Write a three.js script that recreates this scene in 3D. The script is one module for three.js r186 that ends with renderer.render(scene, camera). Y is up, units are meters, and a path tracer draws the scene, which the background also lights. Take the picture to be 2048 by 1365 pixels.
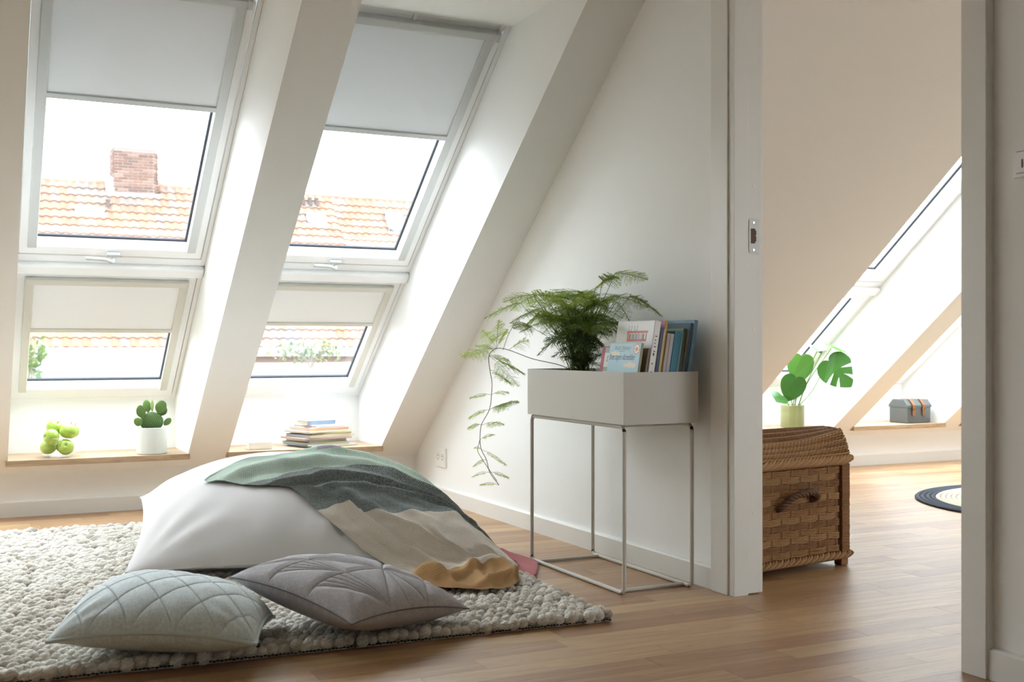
import * as THREE from 'three';
import { RoundedBoxGeometry } from 'three/addons/geometries/RoundedBoxGeometry.js';
import { mergeGeometries } from 'three/addons/utils/BufferGeometryUtils.js';

// ---------------------------------------------------------------- camera, sky, exposure
const scene = new THREE.Scene();
const camera = new THREE.PerspectiveCamera(33.74, 2048 / 1365, 0.05, 200);
camera.position.set(-2.04, 0.731, 5.306);
camera.rotation.y = THREE.MathUtils.degToRad(-26.023);
camera.setViewOffset(2048, 1365, 0, -11.3, 2048, 1365);
camera.focus = 3.9;
camera.userData.fStop = 5.6;
scene.add(camera);

const SKY = 9.0;                                        // an even, bright overcast sky
{
  const w = 64, h = 32, d = new Float32Array(w * h * 4);
  for (let j = 0; j < h; j++) {
    const el = ((j + 0.5) / h - 0.5) * Math.PI, s = Math.sin(el);
    const L = s > 0 ? 0.82 + 0.25 * s : 0.3;            // thin high cloud: nearly even, a little brighter overhead
    for (let i = 0; i < w; i++) d.set([L * 0.915, L, L * 1.085, 1], (j * w + i) * 4);
  }
  const t = new THREE.DataTexture(d, w, h, THREE.RGBAFormat, THREE.FloatType);
  t.mapping = THREE.EquirectangularReflectionMapping; t.magFilter = t.minFilter = THREE.LinearFilter; t.needsUpdate = true;
  scene.background = t; scene.backgroundIntensity = SKY;
}

const renderer = new THREE.WebGLRenderer({ antialias: true });
renderer.toneMapping = THREE.LinearToneMapping;
renderer.toneMappingExposure = 1.2;
renderer.shadowMap.enabled = true;

// ---------------------------------------------------------------- helpers
function rng(seed) { let a = seed >>> 0; return () => { a = (a + 0x6D2B79F5) | 0; let t = Math.imul(a ^ (a >>> 15), 1 | a); t = (t + Math.imul(t ^ (t >>> 7), 61 | t)) ^ t; return ((t ^ (t >>> 14)) >>> 0) / 4294967296; }; }
const lerp = (a, b, t) => a + (b - a) * t, clamp = (x, a = 0, b = 1) => Math.min(b, Math.max(a, x));
const smooth = (a, b, x) => { const t = clamp((x - a) / (b - a)); return t * t * (3 - 2 * t); };
const V = (x, y, z) => new THREE.Vector3(x, y, z);
function hash2(x, y, s) { let h = (Math.imul(x, 374761393) + Math.imul(y, 668265263) + Math.imul(s, 2246822519)) | 0; h = Math.imul(h ^ (h >>> 13), 1274126177); return ((h ^ (h >>> 16)) >>> 0) / 4294967296; }
function noise(x, y, s, px = 0, py = 0) {               // value noise 0..1; px, py: the period in cells, for tiling
  const xi = Math.floor(x), yi = Math.floor(y), fx = x - xi, fy = y - yi, m = (a, p) => p ? ((a % p) + p) % p : a;
  const u = fx * fx * (3 - 2 * fx), v = fy * fy * (3 - 2 * fy), g = (i, j) => hash2(m(i, px), m(j, py), s);
  return lerp(lerp(g(xi, yi), g(xi + 1, yi), u), lerp(g(xi, yi + 1), g(xi + 1, yi + 1), u), v);
}
function texture(w, h, f, srgb = true, rep) {            // f(x, y) in 0..1 -> [r, g, b] in 0..255 (or one number)
  const d = new Uint8Array(w * h * 4);
  for (let j = 0; j < h; j++) for (let i = 0; i < w; i++) {
    let c = f((i + 0.5) / w, (j + 0.5) / h, i, j); if (typeof c === 'number') c = [c, c, c];
    d.set([clamp(c[0], 0, 255), clamp(c[1], 0, 255), clamp(c[2], 0, 255), 255], (j * w + i) * 4);
  }
  const t = new THREE.DataTexture(d, w, h); t.wrapS = t.wrapT = THREE.RepeatWrapping; t.magFilter = THREE.LinearFilter; t.minFilter = THREE.LinearMipmapLinearFilter; t.generateMipmaps = true;
  if (srgb) t.colorSpace = THREE.SRGBColorSpace;
  if (rep) t.repeat.set(...rep);
  t.needsUpdate = true; return t;
}
const mat = (color, roughness = 0.6, more = {}) => new THREE.MeshStandardMaterial({ color, roughness, ...more });
const used = new Map();
function numbered(name) { const n = used.get(name) || 0; used.set(name, n + 1); return n ? `${name}_${String(n).padStart(3, '0')}` : name; }
function shade(o) { o.castShadow = o.receiveShadow = true; return o; }
function tag(o, label, category, group) { if (label) o.userData.label = label; if (category) o.userData.category = category; if (group) o.userData.group = group; return o; }
function thing(name, label, category, p = [0, 0, 0], turn = 0, group) { const o = new THREE.Group(); o.name = numbered(name); o.position.set(...p); o.rotation.y = turn; scene.add(o); return tag(o, label, category, group); }
function part(parent, name, geo, m, label) {
  const k = parent.userData.names || (Object.defineProperty(parent.userData, 'names', { value: {}, enumerable: false }), parent.userData.names);
  const n = k[name] || 0; k[name] = n + 1;
  const o = shade(new THREE.Mesh(Array.isArray(geo) ? merge(geo) : geo, m)); o.name = n ? `${name}_${String(n).padStart(3, '0')}` : name; parent.add(o); if (label) o.userData.label = label; return o;
}
function single(name, geo, m, label, category, group, p) { const o = shade(new THREE.Mesh(Array.isArray(geo) ? merge(geo) : geo, m)); o.name = numbered(name); if (p) o.position.set(...p); scene.add(o); return tag(o, label, category, group); }
function struct(name, geo, m) { const o = shade(geo ? new THREE.Mesh(Array.isArray(geo) ? merge(geo) : geo, m) : new THREE.Group()); o.name = name; o.userData.kind = 'structure'; scene.add(o); return o; }
function merge(list) { const l = list.map((g) => { g = g.index ? g.toNonIndexed() : g; for (const k of Object.keys(g.attributes)) if (!['position', 'normal', 'uv'].includes(k)) g.deleteAttribute(k); return g; }); return mergeGeometries(l); }
function box(x0, x1, y0, y1, z0, z1) { return boxUV(new THREE.BoxGeometry(x1 - x0, y1 - y0, z1 - z0), x1 - x0, y1 - y0, z1 - z0).translate((x0 + x1) / 2, (y0 + y1) / 2, (z0 + z1) / 2); }
function boxUV(g, w, h, d) {                            // uv in metres
  const p = g.attributes.position, n = g.attributes.normal, u = g.attributes.uv;
  for (let i = 0; i < p.count; i++) { const ax = Math.abs(n.getX(i)), ay = Math.abs(n.getY(i)), az = Math.abs(n.getZ(i)); if (ax > ay && ax > az) u.setXY(i, p.getZ(i), p.getY(i)); else if (ay > az) u.setXY(i, p.getX(i), p.getZ(i)); else u.setXY(i, p.getX(i), p.getY(i)); }
  return g;
}
function rbox(x0, x1, y0, y1, z0, z1, r = 0.002, s = 2) { const w = x1 - x0, h = y1 - y0, d = z1 - z0; return boxUV(new RoundedBoxGeometry(w, h, d, s, Math.min(r, w / 2.01, h / 2.01, d / 2.01)), w, h, d).translate((x0 + x1) / 2, (y0 + y1) / 2, (z0 + z1) / 2); }
function prismX(poly, x0, x1, holes = []) {             // polygon of [z, y] swept along x
  const s = new THREE.Shape(poly.map(([z, y]) => new THREE.Vector2(-z, y)));
  for (const h of holes) s.holes.push(new THREE.Path(h.map(([z, y]) => new THREE.Vector2(-z, y))));
  return new THREE.ExtrudeGeometry(s, { depth: x1 - x0, bevelEnabled: false }).rotateY(Math.PI / 2).translate(x0, 0, 0);
}
function tube(pts, r, seg = 24, rad = 8, closed = false, tension = 0.5) { return new THREE.TubeGeometry(new THREE.CatmullRomCurve3(pts, closed, 'catmullrom', tension), seg, r, rad, closed); }
function lathe(pts, seg = 48) { return new THREE.LatheGeometry(pts.map(([x, y]) => new THREE.Vector2(x, y)), seg); }
function grid(nu, nv, f, uvf) {                         // f(u, v, target) with u, v in 0..1
  const P = new Float32Array((nu + 1) * (nv + 1) * 3), U = new Float32Array((nu + 1) * (nv + 1) * 2), I = [];
  for (let j = 0; j <= nv; j++) for (let i = 0; i <= nu; i++) { const k = j * (nu + 1) + i, u = i / nu, v = j / nv; P.set(f(u, v), k * 3); U.set(uvf ? uvf(u, v) : [u, v], k * 2); }
  for (let j = 0; j < nv; j++) for (let i = 0; i < nu; i++) { const a = j * (nu + 1) + i, b = a + 1, c = a + nu + 1, d = c + 1; I.push(a, b, d, a, d, c); }
  const g = new THREE.BufferGeometry(); g.setAttribute('position', new THREE.BufferAttribute(P, 3)); g.setAttribute('uv', new THREE.BufferAttribute(U, 2)); g.setIndex(I); g.computeVertexNormals(); return g;
}
// ---------------------------------------------------------------- the room
const T = 0.804, K = 0.164, AL = Math.atan(T), SA = Math.sin(AL), CA = Math.cos(AL);   // roof slope: y = K + T z
const KZ = 0.03, KY = K + T * KZ, CY = 2.45, CZ = (CY - K) / T, OUT = 0.70;             // knee wall, flat ceiling, outer skin y = OUT + T z
const XL = -4.4, XR = 5.6, ZF = 6.9;
const OPEN = [[-3.717, -2.973], [-2.793, -2.049], [-1.869, -1.125], [-0.945, -0.207], [1.890, 2.638], [2.800, 3.545], [3.710, 4.455], [4.620, 5.365]];
const WO = { y: 0.478, z: -0.2445 };                     // foot of every window plane
const plasterBump = texture(256, 256, (x, y) => 128 + 60 * (noise(x * 128, y * 128, 3, 128, 128) - 0.5) + 60 * (noise(x * 40, y * 40, 4, 40, 40) - 0.5), false, [1.2, 1.2]);
const paint = mat(0xf6f6f2, 0.82, { bumpMap: plasterBump, bumpScale: 0.0006 });
const trimPaint = mat(0xeae8e1, 0.42);
const slab = [[KZ, KY], [CZ, CY], [CZ, OUT + T * CZ], [-0.6, OUT + T * -0.6], [-0.6, KY]];
const SY = 0.222;                                       // under the sill boards
const low = [[KZ, KY], [(SY - K) / T, SY], [WO.z, SY], [WO.z, WO.y], [WO.z, OUT + T * WO.z], [-0.6, OUT + T * -0.6], [-0.6, KY]];
const SOF = 1.922, SZ = (SOF - WO.y) / T + WO.z;
const high = [[(SOF - K) / T, SOF], [CZ, CY], [CZ, OUT + T * CZ], [SZ, OUT + T * SZ], [SZ, SOF]];
{
  const parts = []; let x = XL - 0.2;
  for (const [a, b] of OPEN) { parts.push(prismX(slab, x, a), prismX(low, a, b), prismX(high, a, b)); x = b; }
  parts.push(prismX(slab, x, XR + 0.2));
  parts.push(box(XL - 0.2, XR + 0.2, CY, CY + 0.5, CZ, ZF + 0.2));
  struct('ceiling', parts, paint);
}
struct('wall_back', box(XL - 0.2, XR + 0.2, 0, KY, -0.6, KZ), paint);
const side = [[KZ, 0], [KZ, KY], [CZ, CY], [ZF, CY], [ZF, 0]];
const DZ0 = 2.614, DZ1 = 3.50, DH = 2.06;                // door opening in the partition
struct('wall_right', prismX([...side.slice(0, 4), [ZF, 0], [DZ1, 0], [DZ1, DH], [DZ0, DH], [DZ0, 0]], 0, 0.085), paint);
struct('wall_left', prismX([[-0.6, 0], [-0.6, KY], [CZ, CY + 0.3], [ZF + 0.2, CY + 0.3], [ZF + 0.2, 0]], XL - 0.2, XL), paint);
struct('wall_far', prismX([[-0.6, 0], [-0.6, KY], [CZ, CY + 0.3], [ZF + 0.2, CY + 0.3], [ZF + 0.2, 0]], XR, XR + 0.2), paint);
const BACK = [[1.8, 4.2, 0.6, 2.1]];                      // a window in the end wall of the next room, behind the camera
{
  const s = new THREE.Shape([[XL - 0.2, 0], [XR + 0.2, 0], [XR + 0.2, CY], [XL - 0.2, CY]].map((p) => new THREE.Vector2(...p)));
  for (const [a, b, c, d] of BACK) s.holes.push(new THREE.Path([[a, c], [b, c], [b, d], [a, d]].map((p) => new THREE.Vector2(...p))));
  struct('wall_front', new THREE.ExtrudeGeometry(s, { depth: 0.2, bevelEnabled: false }).translate(0, 0, ZF), paint);
}
{                                                       // skirting boards with a small rounded top
  const prof = [[KZ, 0], [KZ, 0.068], [KZ + 0.010, 0.067], [KZ + 0.014, 0.063], [KZ + 0.014, 0]];
  struct('baseboard_back', [prismX(prof, XL, -0.001), prismX(prof, 0.086, XR)], trimPaint);
  const along = (z0, z1) => new THREE.ExtrudeGeometry(new THREE.Shape([[0, 0], [0, 0.069], [-0.011, 0.068], [-0.017, 0.063], [-0.017, 0]].map((p) => new THREE.Vector2(...p))), { depth: z1 - z0, bevelEnabled: false }).translate(0, 0, z0);
  struct('baseboard_right', [along(KZ + 0.014, 2.535), along(3.545, ZF)], trimPaint);
  struct('baseboard_far', box(XR - 0.016, XR, 0, 0.068, KZ + 0.014, ZF), trimPaint);
}
{                                                       // door_1: lining, casing, strike plate
  const d = struct('door_1');
  part(d, 'door_lining', [rbox(-0.018, 0.034, 0, DH, DZ0 - 0.002, 2.641, 0.0015), rbox(0.0345, 0.072, 0.004, DH, DZ0 - 0.002, 2.638, 0.0015), rbox(0.0725, 0.09, 0.004, DH, DZ0 - 0.002, 2.636, 0.0015)], trimPaint);
  part(d, 'door_lining', [rbox(-0.018, 0.09, 0, DH, 3.475, DZ1 + 0.002, 0.0015)], trimPaint);
  part(d, 'door_lining', [rbox(-0.018, 0.09, DH - 0.027, DH, 2.64, 3.476, 0.0015)], trimPaint);
  for (const [x0, x1] of [[-0.024, 0.001], [0.084, 0.106]]) {
    part(d, 'door_casing', rbox(x0, x1, 0, DH + 0.05, 2.535, 2.616, 0.002), trimPaint);
    part(d, 'door_casing', rbox(x0, x1, 0, DH + 0.05, 3.476, 3.545, 0.002), trimPaint);
    part(d, 'door_casing', rbox(x0, x1, DH - 0.002, DH + 0.05, 2.616, 3.476, 0.002), trimPaint);
  }
  const steel = mat(0x77736c, 0.38, { metalness: 0.85 }), brass = mat(0x4a3420, 0.5, { metalness: 0.5 });
  const s = new THREE.Shape(); s.moveTo(0.0345, 0); s.lineTo(0.008, 0); s.quadraticCurveTo(0, 0, 0, 0.008); s.lineTo(0, 0.094); s.quadraticCurveTo(0, 0.102, 0.008, 0.102); s.lineTo(0.0345, 0.102); s.closePath();
  const hole = new THREE.Path([[0.006, 0.029], [0.022, 0.029], [0.022, 0.034], [0.026, 0.036], [0.026, 0.05], [0.022, 0.052], [0.026, 0.054], [0.026, 0.067], [0.022, 0.069], [0.022, 0.073], [0.006, 0.073]].map((p) => new THREE.Vector2(...p)));
  s.holes.push(hole);
  const pl = part(d, 'strike_plate', new THREE.ExtrudeGeometry(s, { depth: 0.0015, bevelEnabled: false }).translate(0.037, 1.006, 2.6385), steel, 'grey metal strike plate');
  part(pl, 'latch_slot', box(0.042, 0.064, 1.034, 1.081, 2.6375, 2.6388), brass);
  for (const y of [1.016, 1.0965]) part(pl, 'screw', new THREE.CylinderGeometry(0.0032, 0.0036, 0.0014, 16).rotateX(Math.PI / 2).translate(0.0535, y, 2.6406), mat(0xc9c7c2, 0.3, { metalness: 0.9 }));
  for (const y of [0.78, 1.205, 0.24]) part(d, 'screw_cap', new THREE.CylinderGeometry(0.0045, 0.0045, 0.0012, 20).rotateX(Math.PI / 2).translate(0.0555, y, 2.6388), mat(0xf2f0ec, 0.5));
}

// ---------------------------------------------------------------- floor of oak strips
const woodTex = texture(1024, 256, (x, y) => {           // grain runs along x
  const w = noise(x * 6, y * 10, 11, 6, 10) * 1.4;
  const g = noise(x * 10 + w, y * 90, 12, 10, 90), f = noise(x * 40, y * 200, 13, 40, 200), c = noise(x * 4, y * 14 + 3 * w, 14, 4, 0);
  const cath = Math.pow(0.5 + 0.5 * Math.sin((y * 26 + 2.2 * w + c * 3) * 6.283), 3);
  const pore = noise(x * 70, y * 256, 15, 70, 256) > 0.8 ? -16 * noise(x * 8, y * 20, 16, 8, 20) : 0;
  const v = 20 * (g - 0.5) + 16 * (f - 0.5) - 12 * cath + 24 * (c - 0.5) + pore;
  return [232 + v, 229 + v * 1.08, 225 + v * 1.12];
}, true, [0.8, 2.6]);
const woodBump = texture(512, 256, (x, y) => 128 + 70 * (noise(x * 30, y * 128, 21, 30, 128) - 0.5) + 50 * (noise(x * 10, y * 60, 22, 10, 60) - 0.5), false, [0.8, 2.6]);
const planks = [0xc9a477, 0xc19b6e, 0xb89168, 0xd0ad7f, 0xb0865e, 0xc59f72].map((c) => new THREE.MeshPhysicalMaterial({ color: c, roughness: 0.45, map: woodTex, bumpMap: woodBump, bumpScale: 0.00025, clearcoat: 0.3, clearcoatRoughness: 0.3 }));
{
  const fl = struct('floor');
  part(fl, 'subfloor', box(XL - 0.2, XR + 0.2, -0.3, -0.016, -0.6, ZF + 0.2), mat(0x6b543c, 0.9));
  const R = rng(5), W = 0.0805, lens = [0.48, 0.62, 0.76, 0.92], variants = lens.map((L) => [0, 1, 2, 3].map((k) => { const g = new THREE.BoxGeometry(L - 0.0008, 0.0155, W - 0.0006); boxUV(g, L, 0.0155, W); const u = g.attributes.uv; for (let i = 0; i < u.count; i++) u.setXY(i, u.getX(i) + k * 0.37 + L, u.getY(i) + k * 0.09 + 0.05); return g; }));
  const all = [];
  for (let z = KZ - 0.02, r = 0; z < ZF + 0.05; z += W, r++) for (let x = XL - 0.3 - R() * 0.8; x < XR + 0.1;) { const l = Math.floor(R() * 4), v = Math.floor(R() * 4), m = Math.floor(R() * 6); all.push({ x: x + lens[l] / 2, z: z + W / 2, l, v, m }); x += lens[l]; }
  const Q = V(), seen = (p) => { let n = 0; for (const s of [-0.4, 0, 0.4]) { Q.set(p.x + s * lens[p.l], 0, p.z).project(camera); if (Math.abs(Q.x) < 1.02 && Math.abs(Q.y) < 1.02 && Q.z < 1) n++; } return n; };
  camera.updateMatrixWorld(true); camera.updateProjectionMatrix();
  const hidden = (p) => (p.x > -2.05 && p.x < -0.75 && p.z > 0.85 && p.z < 2.55) || (p.x > -0.35 && p.x < 1.55 && p.z < 1.9 && p.x - 0 < (p.z - 5.306) * -0.35 && p.x > 0.1);
  const near = (p) => p.z - Math.abs(p.x) * 0.05;
  const vis = all.filter((p) => seen(p) && !hidden(p)).sort((a, b) => near(b) - near(a));
  const first = new Set(vis.slice(0, 300)), rest = [];
  for (const p of all) {
    if (first.has(p)) part(fl, 'plank', variants[p.l][p.v], planks[p.m]).position.set(p.x, -0.00775, p.z);
    else rest.push(p);
  }
  for (let m = 0; m < 6; m++) { const o = part(fl, 'plank', rest.filter((p) => p.m === m).map((p) => variants[p.l][p.v].clone().translate(p.x, -0.00775, p.z)), planks[m]); o.userData.kind = 'stuff'; }
}

// ---------------------------------------------------------------- roof windows
const glassPane = new THREE.MeshPhysicalMaterial({ color: 0xffffff, roughness: 0, transmission: 1, thickness: 0, ior: 1.5 });
const sashPaint = mat(0xf3f3f1, 0.32), alu = mat(0xc6c8c6, 0.45, { metalness: 0.15 }), aluWarm = mat(0xcfccc0, 0.5, { metalness: 0.1 }), gasket = mat(0x2b3038, 0.6);
const weaveBump = texture(128, 128, (x, y, i, j) => 128 + ((i >> 1) + (j >> 1)) % 2 * 30 + 30 * noise(x * 32, y * 32, 31, 32, 32), false, [14, 14]);
const blindCloth = new THREE.MeshPhysicalMaterial({ color: 0xe6e8e9, roughness: 0.9, transmission: 0.085, bumpMap: weaveBump, bumpScale: 0.0002 }), blindLight = new THREE.MeshPhysicalMaterial({ color: 0xebeae6, roughness: 0.9, bumpMap: weaveBump, bumpScale: 0.0002, transmission: 0.06 });
const ring = (u, v0, v1, t, w0, w1, tb = t, tt = t) => [rbox(-u, -u + t, v0, v1, w0, w1, 0.003), rbox(u - t, u, v0, v1, w0, w1, 0.003), rbox(-u + t - 0.002, u - t + 0.002, v0, v0 + tb, w0, w1, 0.003), rbox(-u + t - 0.002, u - t + 0.002, v1 - tt, v1, w0, w1, 0.003)];
function place(o, x) { o.position.set(x, WO.y, WO.z); o.rotation.x = Math.PI / 2 - AL; }
function roofWindow(i, a, b) {
  const x = (a + b) / 2, h = (b - a) / 2, g = struct(`window_${i}`); place(g, x);
  part(g, 'window_frame', [...ring(h, -0.004, 0.945, 0.02, -0.07, -0.002, 0.03), ...ring(h, 0.93, 2.312, 0.02, -0.07, -0.002, 0.05, 0.02), box(-h + 0.01, h - 0.01, 0.94, 0.99, -0.07, -0.014), rbox(-h, h, -0.006, 0.052, -0.06, -0.004, 0.004)], sashPaint);
  part(g, 'centre_bar', rbox(-h + 0.0005, h - 0.0005, 0.882, 0.94, -0.05, 0.02, 0.012, 4), sashPaint);
  const low = part(g, 'fixed_sash', [...ring(h - 0.022, 0.05, 0.89, 0.05, -0.062, 0, 0.045, 0.05)], sashPaint);
  part(low, 'gasket', ring(h - 0.068, 0.09, 0.85, 0.013, -0.061, -0.05), gasket);
  part(low, 'pane', new THREE.PlaneGeometry(2 * h - 0.14, 0.77).translate(0, 0.47, -0.057), glassPane);
  const up = part(g, 'pivot_sash', [...ring(h - 0.025, 0.99, 2.262, 0.056, -0.062, 0.004, 0.044, 0.04)], sashPaint);
  part(up, 'gasket', ring(h - 0.077, 1.029, 2.23, 0.013, -0.061, -0.05), gasket);
  part(up, 'pane', new THREE.PlaneGeometry(2 * h - 0.158, 1.2).translate(0, 1.63, -0.057), glassPane);
  part(g, 'ventilation_flap', [rbox(-h + 0.022, h - 0.022, 2.266, 2.308, -0.03, -0.006, 0.006)], sashPaint);
  for (const u of [-0.01, h - 0.036]) part(g, 'flap_bracket', [rbox(u - 0.007, u + 0.007, 2.258, 2.306, -0.02, 0.002, 0.003), rbox(u - 0.004, u + 0.004, 2.246, 2.275, 0, 0.012, 0.002)], sashPaint);
  const hd = part(g, 'handle', [rbox(-0.026, 0.026, 1.0, 1.018, 0.002, 0.022, 0.004, 3), tube([V(0.002, 0.998, 0.012), V(0.0, 0.995, 0.036), V(-0.01, 1.006, 0.05), V(-0.03, 1.016, 0.05), V(-0.06, 1.018, 0.048), V(-0.105, 1.018, 0.046)], 0.0072, 40, 12)], mat(0xbfc0be, 0.35), 'pale grey lever handle');
  for (const s of [-1, 1]) part(g, 'screw', new THREE.CylinderGeometry(0.004, 0.004, 0.002, 14).rotateZ(Math.PI / 2).translate(s * (h - 0.0205), 0.962, -0.02), alu);
  // oak sill board, its front edge proud of the slope
  const sill = part(g, 'window_sill', [rbox(a - 0.008, b + 0.006, SY + 0.0005, SY + 0.026, 0.05, 0.112, 0.0015), box(a, b, SY + 0.0005, SY + 0.0258, WO.z, 0.07)], sillWood, 'oak sill board');
  g.updateMatrix(); sill.applyMatrix4(g.matrix.clone().invert());
  return g;
}
const sillWood = mat(0xcbb192, 0.5, { map: woodTex, bumpMap: woodBump, bumpScale: 0.0002 });
OPEN.forEach(([a, b], i) => roofWindow(i + 1, a, b));
BACK.forEach(([a, b, c, d], i) => {                      // a plain casement window
  const g = struct(`window_${OPEN.length + i + 1}`); g.position.set((a + b) / 2, (c + d) / 2, ZF + 0.1); const h = (b - a) / 2, v = (d - c) / 2;
  part(g, 'window_frame', ring(h, -v, v, 0.06, -0.04, 0.04), sashPaint); part(g, 'mullion', rbox(-0.03, 0.03, -v + 0.05, v - 0.05, -0.03, 0.03), sashPaint);
  for (const s of [-1, 1]) part(g, 'pane', new THREE.PlaneGeometry(h - 0.05, 2 * v - 0.1).translate(s * h / 2, 0, 0), glassPane);
});

function upperBlind(a, b, end, label) {
  const x = (a + b) / 2, h = (b - a) / 2, t = thing('roller_blind', label, 'blind', [0, 0, 0], 0); place(t, x);
  part(t, 'cassette', [rbox(-h + 0.05, h - 0.05, 2.247, 2.276, -0.004, 0.026, 0.004, 3), rbox(-h + 0.06, h - 0.06, 2.24, 2.248, 0.004, 0.02, 0.002)], alu);
  for (const s of [-1, 1]) { part(t, 'cassette_end', [rbox(s * (h - 0.048) - 0.008, s * (h - 0.048) + 0.008, 2.243, 2.279, -0.004, 0.029, 0.003)], alu); part(t, 'side_rail', [rbox(s > 0 ? h - 0.088 : -h + 0.053, s > 0 ? h - 0.053 : -h + 0.088, 1.03, 2.246, 0.003, 0.013, 0.004, 3)], alu); }
  part(t, 'blind_fabric', box(-h + 0.075, h - 0.075, end + 0.01, 2.25, 0.0055, 0.0065), blindCloth);
  part(t, 'bottom_bar', rbox(-h + 0.08, h - 0.08, end - 0.012, end + 0.012, -0.002, 0.013, 0.003, 3), alu);
  return t;
}
function lowerBlind(a, b, end, label) {
  const x = (a + b) / 2, h = (b - a) / 2, t = thing('roller_blind', label, 'blind', [0, 0, 0], 0); place(t, x);
  part(t, 'cassette', rbox(-h + 0.055, h - 0.055, 0.824, 0.854, 0.001, 0.022, 0.004, 3), aluWarm);
  for (const s of [-1, 1]) part(t, 'side_rail', rbox(s > 0 ? h - 0.085 : -h + 0.052, s > 0 ? h - 0.052 : -h + 0.085, 0.09, 0.854, 0.001, 0.014, 0.004, 3), aluWarm);
  part(t, 'blind_fabric', box(-h + 0.07, h - 0.07, end + 0.01, 0.826, 0.0055, 0.0065), blindLight);
  part(t, 'bottom_bar', rbox(-h + 0.08, h - 0.08, end - 0.01, end + 0.012, 0, 0.012, 0.003, 3), aluWarm);
  return t;
}
upperBlind(...OPEN[2], 1.79, 'large pale grey roller blind, half drawn, over the apples and cactus');
upperBlind(...OPEN[3], 1.752, 'large pale grey roller blind, half drawn, above the stacked books');
lowerBlind(...OPEN[2], 0.523, 'small off-white roller blind on the lower left pane, above the apple bowl');
lowerBlind(...OPEN[3], 0.58, 'small off-white roller blind on the lower pane above the book stack');
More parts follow.
